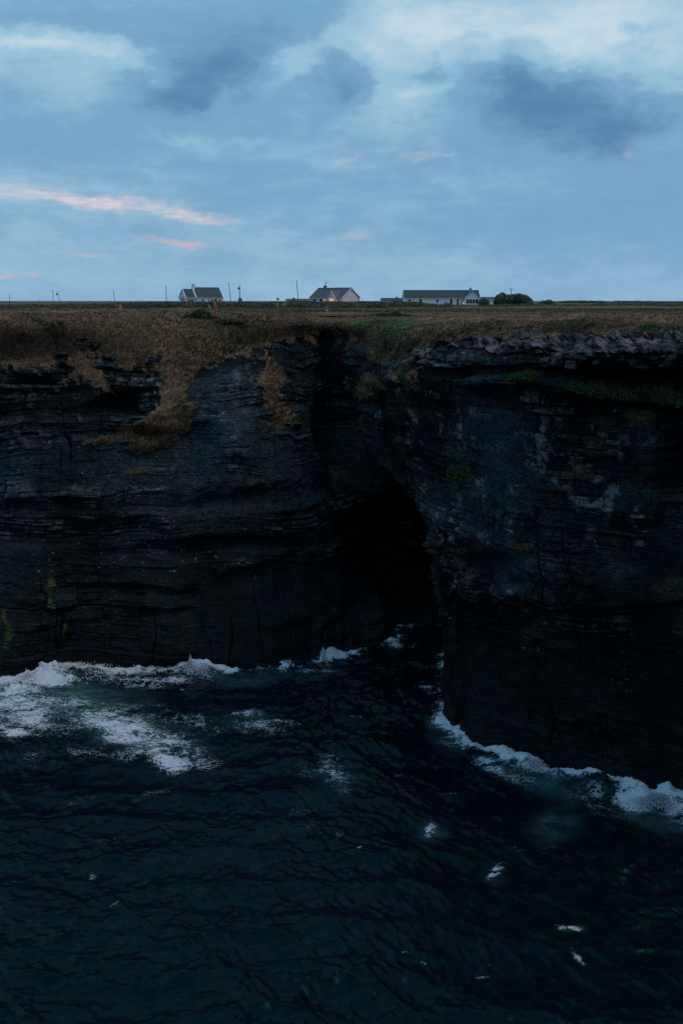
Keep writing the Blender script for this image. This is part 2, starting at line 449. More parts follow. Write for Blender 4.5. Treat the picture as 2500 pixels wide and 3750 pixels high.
# ------------------------------------------------------------------ the cliff, one continuous sheet from field edge to sea bed
def base_pt(px, py): return PZ(px, py, 0.0)
KN = [  # columns left to right: r0 field, r1 edge, r2 turf/rock, r3..r5 face, r6 waterline
 [(-500,1150,114),(-500,1330,110),(-500,1600,107),(-500,1850,104),(-500,2150,100),(-500,2530)],
 [(0,1152,116),(0,1320,112),(0,1600,108),(0,1850,106),(0,2150,101),(0,2500)],
 [(300,1152,121),(300,1300,116),(300,1600,109),(300,1850,106),(300,2150,103),(300,2440)],
 [(690,1148,128),(650,1390,117),(610,1620,111),(620,1850,108),(650,2150,104.5),(690,2450)],
 [(940,1160,131),(920,1265,124),(930,1550,115),(950,1800,110),(970,2100,106.5),(1000,2450)],
 [(1100,1172,134),(1100,1228,131),(1130,1500,122),(1150,1750,116),(1170,2050,111),(1200,2415)],
 [(1200,1185,137),(1210,1222,136),(1250,1500,130),(1310,1750,124),(1340,2050,118),(1390,2372)],
 [(1290,1190,129),(1310,1235,126.5),(1340,1500,120),(1420,1720,118),(1520,2000,127),(1560,2300)],
 [(1375,1195,118),(1375,1280,113),(1420,1500,108),(1490,1720,108),(1670,2000,119),(1700,2320)],
 [(1450,1205,108),(1440,1310,100.5),(1480,1550,97.5),(1555,1800,95.5),(1578,2050,94),(1608,2560)],
 [(1600,1190,105),(1580,1260,94.0),(1610,1550,91.5),(1650,1800,90),(1670,2100,88),(1690,2690)],
 [(1850,1178,100),(1850,1236,86),(1850,1500,83.5),(1855,1800,82.0),(1860,2150,80.5),(1870,2770)],
 [(2150,1168,96),(2150,1226,80),(2150,1500,78.5),(2150,1800,77.5),(2150,2200,76),(2150,2855)],
 [(2500,1160,92),(2500,1222,74),(2500,1500,72.8),(2500,1800,72),(2500,2250,71),(2500,2965)],
 [(3000,1160,84),(3000,1230,66),(3000,1500,65.5),(3000,1850,64.5),(3000,2350,63.5),(3000,3150)],
]
K = len(KN); CTRL = np.zeros((K, 8, 3))
for k, col in enumerate(KN):
    r1 = P(*col[0]); f = 168.0/r1.y
    CTRL[k, 0] = (r1.x*f, 168.0, plateau(0, 168.0)-.02)
    for r in range(5): CTRL[k, r+1] = P(*col[r])
    b0 = base_pt(*col[5]); CTRL[k, 6] = b0
    CTRL[k, 7] = (b0.x*.985, b0.y-1.2, -5.0)
def tang(pts, t):                           # finite-difference tangents, limited
    n = len(t); m = np.zeros_like(pts)
    d = (pts[1:]-pts[:-1])/(t[1:]-t[:-1])[:, None, None]
    m[0] = d[0]; m[-1] = d[-1]
    for i in range(1, n-1):
        h0, h1 = t[i]-t[i-1], t[i+1]-t[i]
        m[i] = (d[i-1]*h1+d[i]*h0)/(h0+h1)
    return m
def hermite(pts, t, tt):
    m = tang(pts, t); i = np.clip(np.searchsorted(t, tt, side='right')-1, 0, len(t)-2)
    h = (t[i+1]-t[i]); s = (tt-t[i])/h; s = s[:, None, None]; h = h[:, None, None]
    return (2*s**3-3*s**2+1)*pts[i]+(s**3-2*s**2+s)*h*m[i]+(-2*s**3+3*s**2)*pts[i+1]+(s**3-s**2)*h*m[i+1]
rk = np.array([0, 55, 110, 290, 440, 620, 880, 960.0])
rn = [50, 90, 150, 125, 135, 165, 14]
rows = np.concatenate([np.linspace(rk[i], rk[i+1], rn[i], endpoint=False) for i in range(7)]+[[rk[-1]]])
ck = np.array([-500, 0, 300, 650, 940, 1130, 1250, 1350, 1450, 1560, 1700, 1900, 2170, 2500, 3000.0])
cn_ = [45, 110, 130, 108, 72, 50, 46, 40, 52, 60, 78, 102, 118, 45]
cols = np.concatenate([np.linspace(ck[i], ck[i+1], cn_[i], endpoint=False) for i in range(14)]+[[ck[-1]]])
A = hermite(np.swapaxes(CTRL, 0, 1), rk, rows)          # rows x K x 3
B = hermite(np.swapaxes(A, 0, 1), ck, cols)             # cols x rows x 3
B = np.swapaxes(B, 0, 1)                                # rows x cols x 3
R_, C_ = B.shape[:2]
rowp = np.repeat(rows[:, None], C_, 1)
dr = np.gradient(B, axis=0); dc = np.gradient(B, axis=1)
nrm = np.cross(dr, dc); nrm /= np.linalg.norm(nrm, axis=2, keepdims=True)+1e-9
if nrm[R_//2, C_-150, 1] > 0: nrm = -nrm
flip_cliff = False
horiz = nrm.copy(); horiz[..., 2] *= .10
horiz /= np.linalg.norm(horiz, axis=2, keepdims=True)+1e-9
X, Y, Z = B[..., 0], B[..., 1], B[..., 2]
PX, PY = proj(X, Y, Z)
seg = np.linalg.norm(np.diff(B[R_//2], axis=0), axis=1)
S = np.concatenate([[0], np.cumsum(seg)])[None, :].repeat(R_, 0)
# --- where the turf is
wx = PX + 44*fbm(X*.5, Y*.5, Z*.5, 3, 21) + 24*fbm(X*2.2, Y*2.2, Z*2.2, 3, 25)
wy = PY + 30*fbm(X*.5, Y*.5, Z*.5, 3, 31) + 20*fbm(X*2.2, Y*2.2, Z*2.2, 3, 35)
edge = np.interp(wx, [-600, 0, 90, 200, 240, 320, 400, 470, 590, 600, 690, 760, 860, 950, 1020, 1100, 1200, 1260, 1330, 1400, 1460, 1560, 1700, 1850, 1980, 2150, 2300, 2500, 3100],
                 [1320, 1320, 1328, 1298, 1272, 1260, 1292, 1318, 1312, 1335, 1400, 1345, 1310, 1262, 1244, 1238, 1218, 1228, 1262, 1300, 1296, 1262, 1246, 1242, 1222, 1228, 1224, 1222, 1225])
G = (wy < edge)
polys = [
 [(230,1250),(330,1310),(385,1395),(425,1432),(340,1428),(300,1390),(215,1400),(260,1360),(280,1320)],
 [(600,1300),(612,1340),(588,1420),(612,1452),(592,1480),(528,1532),(470,1556),(390,1580),(330,1605),(308,1637),(400,1627),(482,1604),(470,1640),(560,1640),(614,1652),(640,1610),(692,1556),(650,1512),(682,1432),(700,1390),(760,1345),(860,1305),(900,1240)],
 [(962,1285),(1002,1325),(1082,1402),(1092,1424),(1040,1400),(960,1362),(950,1398),(982,1452),(1000,1502),(966,1562),(1018,1578),(1072,1562),(1052,1500),(1012,1430),(985,1350)],
 [(1330,1240),(1345,1300),(1370,1335),(1430,1330),(1500,1290),(1560,1250)],
 [(1420,1350),(1450,1340),(1490,1360),(1500,1400),(1440,1395)],
 [(1370,1370),(1410,1380),(1400,1430),(1340,1450),(1290,1440),(1310,1400)],
 [(1440,1430),(1500,1400),(1520,1420),(1450,1450)],
]
for pl in polys: G |= inpoly(wx, wy, pl)
for a in [(645, 1400, 75, 120, 8), (600, 1560, 120, 60, 20), (540, 1620, 110, 34, 10), (660, 1500, 60, 60, 0), (330, 1370, 70, 60, -30), (120, 1335, 120, 30, -5), (480, 1290, 130, 34, 0), (740, 1330, 110, 50, 10), (1030, 1520, 50, 60, -20), (1010, 1370, 50, 60, -30)]:
    G |= (stamp(wx, wy, *a, .8) > .35)
G &= ~(stamp(wx, wy, 345, 1265, 75, 34, -14, .6) > .3)
G &= ~(stamp(wx, wy, 560, 1345, 90, 16, 2, .6) > .3)
below = np.clip((wy-edge)/150.0, 0, 1)
sparse = fbm(X*1.1, Y*1.1, Z*1.1, 4, 161)*.5+.5 > .48+.40*below
G |= sparse & (below < 1) & (PX < 1250) & (fbm(X*.22, Y*.22, Z*.22, 3, 165) > -.12)
grass = G.astype(float)
# --- large forms: hollows (-) and bosses (+), metres
big = np.zeros_like(PX)
fx = PX + 22*fbm(X*.35, Y*.35, Z*.35, 3, 41); fy = PY + 16*fbm(X*.35, Y*.35, Z*.35, 3, 45)
for (px, py, rx, ry, rot, d) in [
    (330,1275,85,32,-12,-2.2),(610,1250,90,110,8,1.5),(780,1260,90,80,20,-1.1),(420,1240,110,60,0,-.9),(200,1240,120,60,0,.8),(960,1215,110,40,10,.7),(1800,1205,120,26,0,.5),(2100,1200,90,24,0,-.5),(2330,1200,110,24,0,.4),(510,1355,120,52,2,-2.6),(470,1480,220,75,14,-3.4),(160,1420,200,70,0,-1.2),
    (660,1420,70,120,10,1.3),(560,1600,170,60,14,1.4),(330,1370,80,70,-20,1.2),(60,1345,110,30,-8,.8),
    (850,1500,170,200,0,.9),(1020,1440,60,190,-22,.8),(1150,1440,70,210,0,-.9),(1080,1350,70,90,10,-.6),
    (900,1830,330,60,10,-1.4),(300,1950,420,70,0,-1.2),(700,2010,500,55,4,-1.4),(500,2170,330,35,-2,-.9),(850,2130,200,60,12,-.9),
    (700,2250,60,160,0,-1.4),(1050,2250,160,60,18,.8),(250,2250,160,120,0,.6),(600,2210,170,28,-3,.9),
    (1240,1560,110,200,0,-2.0),(1420,1960,110,240,0,-4.5),(1500,2150,110,260,0,-4.5),(1330,2200,120,160,0,-1.2),
    (1370,1380,60,60,0,1.2),(1480,1380,70,40,0,.8),(1350,1560,50,70,0,1.0),
    (2460,1690,75,260,0,-3.2),(2420,2000,120,160,0,-1.0),
    (2010,1990,180,60,-6,.7),(1750,1990,160,70,-8,.6),(1930,1980,60,140,0,-1.0),(1700,2150,90,80,0,.5),
    (1680,2250,26,160,0,-1.0),(1780,2240,30,160,0,-.9),(2100,2120,60,80,0,-.9),(2290,1880,140,70,0,.6),
    (1960,2180,220,45,-6,.9),(1900,1500,200,120,0,.5),(1620,1480,110,90,0,.5),(2200,1640,200,60,0,.5)]:
    big += d*stamp(fx, fy, px, py, rx, ry, rot, .8)
# right headland: broken cap rock, undercut below it, green ledge, then the wall
xs = [1300, 1500, 1650, 1800, 1900, 2000, 2200, 2500, 3100]
u0 = np.interp(fx, xs, [1330, 1335, 1338, 1335, 1325, 1330, 1335, 1348, 1360])
l0 = np.interp(fx, xs, [1350, 1360, 1375, 1372, 1352, 1365, 1405, 1450, 1470])
under = sstep(0, 12, fy-u0)*(1-sstep(-8, 14, fy-l0))*sstep(1560, 1680, fx)
big -= 2.0*under
ledge = np.exp(-((fy-l0-24)/26)**2)*sstep(1640, 1800, fx)
big += 1.1*ledge
lip = np.interp(fx, [1500, 1800, 2000, 2200, 2500, 3100], [2150, 2185, 2222, 2215, 2190, 2190])
big -= .7*sstep(0, 26, fy-lip)*(1-sstep(160, 420, fy-lip))*sstep(1720, 1850, fx)
big += 1.3*stamp(PX, PY, 1570, 2150, 110, 420, 0, 1)*fbm(S*.5, Z*.35, None, 3, 57)
big += 1.5*fbm(X*.10, Y*.10, Z*.13, 4, 51) + .8*fbm(S*.22, Z*.035, None, 3, 55)
# --- bedding: uneven layers, broken by joints into blocks
def beds(seed, tmin, tmax, amp):
    r = np.random.default_rng(seed)
    th = tmin+(tmax-tmin)*r.random(900)**2.2
    bnd = np.cumsum(th)-12
    return bnd, (r.random(901)-.5)*2*amp, r.random(901)*50, (.5+1.6*r.random(901)**1.5), r
zeta = Z + 2.4*fbm(X*.05, Y*.05, Z*.05, 3, 61) + .28*fbm(X*.22, Y*.22, Z*.22, 3, 65) + .05*X*sstep(0, 12, -X)
d = np.zeros_like(PX)
rough = np.clip(.42+2.0*fbm(X*.17, Y*.17, Z*.30, 4, 71), .04, 1.35)
join = np.clip(.2+1.6*fbm(X*.3, Y*.3, Z*.35, 3, 75), 0, 1)
bedv = np.zeros_like(PX); facet = np.zeros_like(PX)
for seed, tmin, tmax, amp, bamp, bw in [(5, .30, 2.6, .46, .36, 1.9), (6, .12, .60, .20, .17, .8)]:
    bnd, pro, off, wid, r = beds(seed, tmin, tmax, amp)
    li = np.clip(np.searchsorted(bnd, zeta), 1, 899)
    lo, hi = bnd[li-1], bnd[np.minimum(li, 899)]
    fr = (zeta-lo)/(hi-lo)
    u = (S+.35*fbm(S*.8, Z*1.1, None, 2, seed+80))/(wid[li]*bw)+off[li]
    bi = np.floor(u).astype(np.int64); fb = u-bi
    hb = _hash(bi, li.astype(np.int64), np.int64(3), seed)-.5
    groove = -.55*amp*(1-sstep(0, .12, np.minimum(fr, 1-fr))) - .5*amp*join*(1-sstep(0, .05, np.minimum(fb, 1-fb)))
    d += (pro[li] + 2*bamp*hb + groove)*(rough if seed == 5 else np.maximum(rough, .28))
    bedv += .5*_hash(li.astype(np.int64), np.int64(1), np.int64(2), seed+7) + .35*(_hash(bi, li.astype(np.int64), np.int64(5), seed+9)-.5)
    facet = np.maximum(facet, (_hash(bi, li.astype(np.int64), np.int64(8), seed+11) > (.80 if seed == 5 else .70)).astype(float))
crack = (1-sstep(0, .035, np.abs(fbm(S*.30, Z*.045, None, 3, 171))))*sstep(-.1, .35, fbm(S*.08, Z*.08, None, 3, 173))
d -= .55*crack
d += .10*fbm(X*1.1, Y*1.1, Z*1.6, 4, 91) + .05*fbm(X*5, Y*5, Z*7, 2, 95)
# cap rock on the right is far more broken
cap = sstep(1300, 1400, fx)*sstep(-14, 4, fy-np.interp(fx, [1300, 1460, 1700, 3000], [1240, 1300, 1245, 1225]))*(1-sstep(-10, 8, fy-u0))
bnd, pro, off, wid, r = beds(9, .5, 1.7, .30)
zc = zeta+.35*fbm(S*.5, Z*.5, None, 3, 103); li = np.clip(np.searchsorted(bnd, zc), 1, 899); lo, hi = bnd[li-1], bnd[np.minimum(li, 899)]; fr = (zc-lo)/(hi-lo)
u = (S+.5*fbm(S*.6, Z*.9, None, 3, 105))/(.16+.42*wid[li])+off[li]; bi = np.floor(u).astype(np.int64); fb = u-bi
hb = _hash(bi, li.astype(np.int64), np.int64(7), 9)
gv = np.maximum(1-sstep(0, .16, np.minimum(fr, 1-fr)), 1-sstep(0, .12, np.minimum(fb, 1-fb)))
capf = cap*(hb > .60)
d += cap*(1.0*(hb-.55) + pro[li] - .40*gv + .75*fbm(X*.6, Y*.6, Z*.9, 4, 101))
def smooth2(a, n):
    for _ in range(n):
        b = a.copy(); b[1:-1] = (a[:-2]+2*a[1:-1]+a[2:])/4; a = b.copy(); b[:, 1:-1] = (a[:, :-2]+2*a[:, 1:-1]+a[:, 2:])/4; a = b
    return a
gs = smooth2(grass, 6)
gdisp = .95*fbm(X*.30, Y*.30, Z*.30, 4, 111) + .34*fbm(X*1.1, Y*1.1, Z*1.1, 4, 115)+.12
fade = sstep(2, 26, rowp)
big *= .35+.65*sstep(100, 170, rowp)
disp = (big*(1-.35*gs) + d*(1-gs) + gdisp*gs)*fade
topness = 1-sstep(56, 120, rowp)
vec = horiz*(1-topness[..., None]) + np.array([0, 0, 1.0])*topness[..., None]
disp = np.where(rowp < 110, disp*(1-topness) + topness*fade*gdisp*np.clip(rowp/80, .06, 1)**1.4, disp)
Q = B + vec*disp[..., None]
X, Y, Z = Q[..., 0], Q[..., 1], Q[..., 2]
cliff = grid_mesh('cliff', X, Y, Z, M_CLIFF, smooth=False, flip=flip_cliff)
tag(cliff, kind='structure')
PX, PY = proj(X, Y, Z)
nx = PX + 20*fbm(X*.6, Y*.6, Z*.9, 3, 121) + 10*fbm(X*2.5, Y*2.5, Z*3, 2, 125); ny = PY + 14*fbm(X*.6, Y*.6, Z*.9, 3, 131) + 9*fbm(X*2.5, Y*2.5, Z*3, 2, 135)
moss = np.zeros_like(PX); pale = np.zeros_like(PX); tan = np.zeros_like(PX)
lx = np.interp(nx, xs, [1360, 1365, 1378, 1368, 1352, 1368, 1408, 1440, 1470])
moss = np.maximum(moss, (1-sstep(.5, 1.0, np.abs(ny-lx-22)/np.interp(nx, [1780, 1900, 2080, 2250, 2450, 2560], [6, 18, 32, 38, 34, 26])))*sstep(1790, 1880, nx)*sstep(-.30, .12, fbm(X*.5, Y*.5, Z*.5, 3, 181)))
for a in [(1690,1740,36,22,0,1),(1575,1997,32,16,0,1),(1680,1735,60,40,0,.4),(1470,1370,34,30,0,.8),(1450,1205,100,45,20,1),(1360,1185,150,30,12,.9),(1560,1215,60,16,0,.5),
          (22,2260,12,40,4,.9),(188,2215,10,30,2,1),(236,2295,11,32,4,1),(30,2320,18,80,0,.35),(190,2150,26,40,0,.35),(1960,1720,50,20,0,.35),(1720,2085,26,14,0,.6),(2330,1520,60,30,0,.35),(2400,1200,90,18,0,.4)]:
    moss = np.maximum(moss, a[5]*stamp(nx, ny, *a[:5], .6))
for a in [(1890,2000,62,20,-4,1),(1940,1995,30,14,0,.8),(1690,2020,30,14,0,.7),(1740,2100,20,18,0,.8),(1860,1400,50,26,0,.6),(2060,1730,70,26,-10,.5),(2130,1730,60,24,-14,.6),(1750,1800,60,22,0,.5),
          (520,1720,90,16,4,.6),(300,1790,70,12,0,.5),(90,1790,50,22,0,.4),(1250,1745,70,28,-14,.5),(190,2130,22,34,0,.6),(1330,1600,30,60,0,.3),(2350,1530,70,40,0,.5),(1800,1360,70,14,4,.7),(900,2060,120,14,6,.3)]:
    tan = np.maximum(tan, a[5]*stamp(nx, ny, *a[:5], .7))
for a in [(2210,1885,28,80,-6,.9),(2165,1950,30,50,-14,.8),(2260,1800,50,40,0,.5),(1970,1690,26,60,0,.8),(2040,1560,22,50,-8,.6),(1975,1500,10,40,0,.8),(2030,1480,10,60,0,.6),(2265,1640,9,60,0,.7),
          (1880,1790,60,20,0,.5),(1860,2150,30,40,0,.6),(1870,2195,80,16,-4,.6),(1660,2140,26,20,-20,.6),(1385,1510,14,30,0,.7),(1395,1540,12,18,0,.7),(1490,1500,26,14,0,.4),
          (790,1520,70,26,-20,.5),(860,1600,60,80,0,.35),(900,1420,110,120,0,.28),(1030,1525,36,14,0,.8),(520,1400,80,24,4,.7),(100,1355,60,16,-8,.5),(480,1320,110,10,2,.6),
          (880,2070,60,14,8,.6),(975,2222,12,9,-20,1),(930,2105,10,26,0,.5),(540,1790,90,8,4,.6),(300,1790,40,7,0,.5),(1090,1800,60,10,0,.5),(860,1800,80,8,6,.5),(1790,1290,480,55,0,.2),(2300,1280,300,50,0,.2),
          (1290,1270,110,60,0,.25),(375,2270,7,16,0,.7),(90,2270,7,14,0,.5),(22,2370,6,14,0,.5),(275,2325,5,6,0,.9),(600,1710,60,10,2,.5),(1700,1640,200,40,0,.25),(1650,1900,160,30,-8,.2),(1750,1500,200,60,0,.15),(1100,1240,60,20,0,.5)]:
    pale = np.maximum(pale, a[5]*stamp(nx, ny, *a[:5], .7))
pale = pale*(.25+.75*facet)
pale = np.maximum(pale, .42*capf)  # lit faces of the cap blocks, lightened in the colour
speck = fbm(X*3.1, Y*3.1, Z*4.2, 2, 141) > .55
pale = np.maximum(pale, .55*speck*sstep(.02, .3, fbm(X*.25, Y*.25, Z*.3, 3, 145))*(Z > 8))
pale = np.maximum(pale, .55*facet*sstep(.0, .3, fbm(X*.3, Y*.3, Z*.4, 3, 191))*(PX > 1480)*(PX < 2400)*(PY > 1420)*(PY < 2000))
joint_pale = np.clip(d*1.1-.15, 0, .35)*(Z > 12)
pale = np.maximum(pale, joint_pale*.5)
tan = np.maximum(tan, .22*sstep(.25, .5, fbm(X*.2, Y*.2, Z*.4, 4, 151))*(PX > 1250)*(Z > 10))
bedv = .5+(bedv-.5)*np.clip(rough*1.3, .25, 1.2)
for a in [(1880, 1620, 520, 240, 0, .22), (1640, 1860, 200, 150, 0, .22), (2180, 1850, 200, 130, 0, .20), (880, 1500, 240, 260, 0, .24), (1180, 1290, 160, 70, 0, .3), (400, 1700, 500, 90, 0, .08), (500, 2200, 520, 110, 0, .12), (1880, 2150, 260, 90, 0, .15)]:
    bedv += a[5]*stamp(nx, ny, *a[:5], 1.0)      # light on the slabs and wall painted into the bed tone
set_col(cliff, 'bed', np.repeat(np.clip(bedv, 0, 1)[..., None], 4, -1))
set_col(cliff, 'mask', np.stack([grass, moss, pale*(1-grass), tan*(1-grass)], -1))

# --- the headland on the near side of the inlet, unseen, added to keep sky light off the lower cliffs
hs_ = np.linspace(-70, 170, 160); ht = np.linspace(0, 1, 60); HT, HS = np.meshgrid(ht, hs_, indexing='ij')
f1 = np.clip(HT/.7, 0, 1); f2 = np.clip((HT-.7)/.3, 0, 1)
HY = -.4-2.2*np.abs(fbm(HS*.12, f1*5, None, 4, 501))*(f1 < 1) - 160*f2**2 - .02*np.abs(HS)**1.3
HZ = -4+(H-1.65+4)*f1 + .5*fbm(HS*.1, f2*20, None, 3, 505)*f2 - .2*f2
near = grid_mesh('headland_sky_blocker', HS, HY, HZ, M_CLIFF, smooth=False); tag(near, kind='structure')
set_col(near, 'bed', np.full(HT.shape+(4,), .5)); set_col(near, 'mask', np.stack([(HT > .69).astype(float), HT*0, HT*0, HT*0], -1))

# --- broken blocks of the cap rock, each a stone of its own
def stone_mesh(i):
    r = random.Random(100+i); bm = bmesh.new()
    for sx in (-1, 1):
        for sy in (-1, 1):
            for sz in (-1, 1):
                bm.verts.new((sx*r.uniform(.32, .55), sy*r.uniform(.3, .52), sz*r.uniform(.3, .52)))
    for _ in range(4): bm.verts.new((r.uniform(-.56, .56), r.uniform(-.56, .56), r.uniform(-.5, .5)))
    bmesh.ops.convex_hull(bm, input=bm.verts)
    loose = [v for v in bm.verts if not v.link_faces]
    bmesh.ops.delete(bm, geom=loose, context='VERTS')
    bmesh.ops.bevel(bm, geom=bm.edges, offset=.04, segments=1, affect='EDGES')
    me = bpy.data.meshes.new('rock_block'); bm.to_mesh(me); bm.free(); me.materials.append(M_ROCK); return me
stones = [stone_mesh(i) for i in range(9)]
cand = np.argwhere((PX > 1280) & (PX < 2540) & (PY > np.interp(PX, [1280, 1460, 1700, 2500], [1250, 1310, 1258, 1240])) & (PY < np.interp(PX, [1280, 1500, 1800, 2500], [1420, 1345, 1335, 1340])) & (grass < .5) & (Z > 30))
pick = cand[rng.permutation(len(cand))[:70]]
for a, b_ in pick:
    o = bpy.data.objects.new('rock_block', random.choice(stones)); COL.objects.link(o); o.parent = cliff
    o.location = Vector(Q[a, b_]) - Vector(horiz[a, b_])*.12
    s = random.choice((.3, .4, .5, .6, .8))*random.uniform(.8, 1.2)
    o.scale = (s*random.uniform(.9, 1.5), s*random.uniform(.7, 1.1), s*random.uniform(.55, .95))
    o.rotation_euler = (random.uniform(-.15, .15), random.uniform(-.15, .15), math.atan2(horiz[a, b_, 1], horiz[a, b_, 0])+random.uniform(-.35, .35)+math.pi/2)

# --- turf: blades standing on the slopes and hanging at the edge
def tufts(name, pts, hgt, wid, nb, cols_, lean, seed, mat=None, flat=1.0):
    r = np.random.default_rng(seed); n = len(pts)
    base = np.repeat(pts, nb, 0); m = len(base)
    ang = r.random(m)*2*math.pi; h = np.repeat(hgt, nb)*(.6+.7*r.random(m)); w = wid*(.6+.8*r.random(m))
    jit = (r.random((m, 3))-.5)*np.array([.35, .35, .05]); base = base+jit
    side = np.stack([np.cos(ang), np.sin(ang), np.zeros(m)], 1)
    ln = np.stack([np.cos(ang+1.57), np.sin(ang+1.57), np.zeros(m)], 1)*(h*(.2+.6*r.random(m)))[:, None] + np.array(lean)*h[:, None]
    a = base-side*w[:, None]/2; b = base+side*w[:, None]/2
    c = base+ln+np.array([0, 0, flat])*h[:, None]
    a[:, 2] -= .06; b[:, 2] -= .06
    v = np.stack([a, b, c], 1).reshape(-1, 3); q = np.arange(3*m).reshape(-1, 3)
    o = raw_mesh(name, v, q, mat or M_TUFT)
    cc = np.repeat(np.repeat(cols_, nb, 0), 3, 0)*(.85+.3*np.repeat(r.random(m), 3))[:, None]
    set_col(o, 'tint', np.concatenate([cc, np.ones((len(cc), 1))], 1))
    return o
gi = np.argwhere((grass > .5) & (PX > -120) & (PX < 2620) & (rowp > 4))
gi = gi[rng.permutation(len(gi))[:64000]]
gp = Q[gi[:, 0], gi[:, 1]]
mixn = fbm(gp[:, 0]*.16, gp[:, 1]*.16, None, 4, 201); mixd = fbm(gp[:, 0]*.5, gp[:, 1]*.5, gp[:, 2]*.5, 3, 205)
brown = np.array([.245, .142, .090]); straw = np.array([.35, .228, .152]); green = np.array([.078, .084, .038]); dark = np.array([.045, .038, .025])
t1 = rng.random(len(gp))[:, None]
gcols = brown*(1-t1)+straw*t1
gg = sstep(-.02, .30, mixn)[:, None]*.75; gcols = gcols*(1-gg)+green*gg
dd = sstep(.02, .36, mixd)[:, None]*.85; gcols = gcols*(1-dd)+dark*dd
ms = moss[gi[:, 0], gi[:, 1]][:, None]; gcols = gcols*(1-ms)+np.array([.085, .110, .045])*ms
ttur = tufts('grass', gp, .12+.18*rng.random(len(gp)), .10, 3, gcols, (.7, -.45, 0), 5, flat=.55)
tag(ttur, 'brown wind-bent grass covering the cliff-top slopes', 'grass', kind='stuff')
nf = 16000; fy_ = 158+70*rng.random(nf); fx_ = (rng.random(nf)-.5)*.86*fy_
keepf = np.abs(fy_-214-2.5*np.sin(fx_/60)) > 3.4; fx_ = fx_[keepf]; fy_ = fy_[keepf]
fp = np.stack([fx_, fy_, plateau(0, fy_)], 1); mf = sstep(-.2, .35, fbm(fx_*.05, fy_*.16, None, 3, 211))[:, None]
fcol = (np.array([.16, .115, .075])*(1-mf)+np.array([.080, .088, .046])*mf)*(.8+.4*rng.random((len(fp), 1)))
ft = tufts('field_grass', fp, .14+.20*rng.random(len(fp)), .12, 3, fcol, (.5, -.3, 0), 8, flat=.7)
tag(ft, 'rough grass of the flat field between the slope and the road', 'grass', kind='stuff')
mi = np.argwhere((moss > .35) & (grass < .5) & (PX > -50) & (PX < 2600) & (Z > 12))
mi = mi[rng.permutation(len(mi))[:7000]]
mp = Q[mi[:, 0], mi[:, 1]]
mc = np.array([.075, .118, .045])*(.5+rng.random((len(mp), 1)))
mo = tufts('ledge_plants', mp, .10+.16*rng.random(len(mp)), .12, 3, mc, (0, -.3, 0), 6)
tag(mo, 'bright green plants growing on the damp rock ledge under the cap rock', 'plants', kind='stuff')

# ------------------------------------------------------------------ the sea
nr, nc = 760, 720
tt = np.linspace(0, 1, nr); yv = 30*np.exp(tt*math.log(122/30.0))
uu = np.linspace(-.52, .52, nc)
YY, UU = np.meshgrid(yv, uu, indexing='ij'); XX = UU*YY*1.06
SX, SY = proj(XX, YY, np.zeros_like(XX))
r = np.random.default_rng(77)
hx = np.zeros_like(XX); hy = np.zeros_like(XX); hz = np.zeros_like(XX)
gust = .35+1.3*np.clip(fbm(XX/8, YY/8, oct=3, seed=301)+.5, 0, 1.2)
wxx = XX + .6*fbm(XX/6, YY/6, oct=2, seed=311); wyy = YY + .6*fbm(XX/6, YY/6, oct=2, seed=313)
for i in range(64):
    L = .55*(10/.55)**(i/63.0); k = 2*math.pi/L
    th = math.radians(262)+r.normal()*(.72 if L < 2.2 else .5)
    a = .0078*L**.55*(.6+.8*r.random()); ph = r.random()*6.28
    if L < 1.4: a *= 1.15
    if 2.0 < L < 6: a *= 1.5
    cx, cy = math.cos(th), math.sin(th)
    q = k*(wxx*cx+wyy*cy)+ph
    amp = a*(gust if L < 4 else 1)
    hz += amp*np.cos(q); hx -= .8*amp*cx*np.sin(q); hy -= .8*amp*cy*np.sin(q)
hz += .07*fbm(XX*.9, YY*.7, oct=4, seed=321) + .02*fbm(XX*2.6, YY*2.2, oct=3, seed=325) + .30*fbm(XX/13, YY/9, oct=3, seed=327)
# foam, laid where the swell breaks: density 0..1 by place, then torn into webs
qx = SX + 40*fbm(XX/5, YY/5, oct=3, seed=331); qy = SY + 26*fbm(XX/5, YY/5, oct=3, seed=335)
def seg_band(pts, w, x, y, yscale=1.0):
    best = np.full(x.shape, 1e9)
    for (x1, y1), (x2, y2) in zip(pts[:-1], pts[1:]):
        dx, dy = x2-x1, (y2-y1)*yscale; L2 = dx*dx+dy*dy
        t = np.clip(((x-x1)*dx+(y-y1)*yscale*dy)/L2, 0, 1)
        best = np.minimum(best, np.hypot(x-x1-t*dx, (y-y1)*yscale-t*dy))
    return 1-sstep(0, w, best)
shoreL = [(-200, 2520), (60, 2500), (180, 2455), (330, 2450), (520, 2462), (640, 2455), (760, 2455), (860, 2460)]
shoreM = [(930, 2460), (1040, 2430), (1120, 2420)]
shoreM2 = [(1150, 2404), (1200, 2400), (1340, 2414)]
shoreR = [(1640, 2600), (1670, 2690), (1760, 2745), (1860, 2765), (1960, 2800), (2080, 2835), (2200, 2880), (2330, 2920), (2420, 2930), (2560, 2990), (2800, 3080)]
SHW = []                                    # the cliff foot itself, point by point
for j in range(0, C_, 6):
    zz = Z[:, j]; i = R_-1-int(np.argmax(zz[::-1] > .15)); SHW.append((X[i, j], Y[i, j], PX[i, j]))
SD = np.full(XX.shape, 1e9); SPX = np.zeros(XX.shape)
wob = 1.1*fbm(XX/2.2, YY/2.2, oct=3, seed=381)
for (ax_, ay_, ap_) in SHW:
    if ap_ < -250 or ap_ > 2750: continue
    dd_ = np.hypot(XX-ax_, YY-ay_); m_ = dd_ < SD; SD[m_] = dd_[m_]; SPX[m_] = ap_
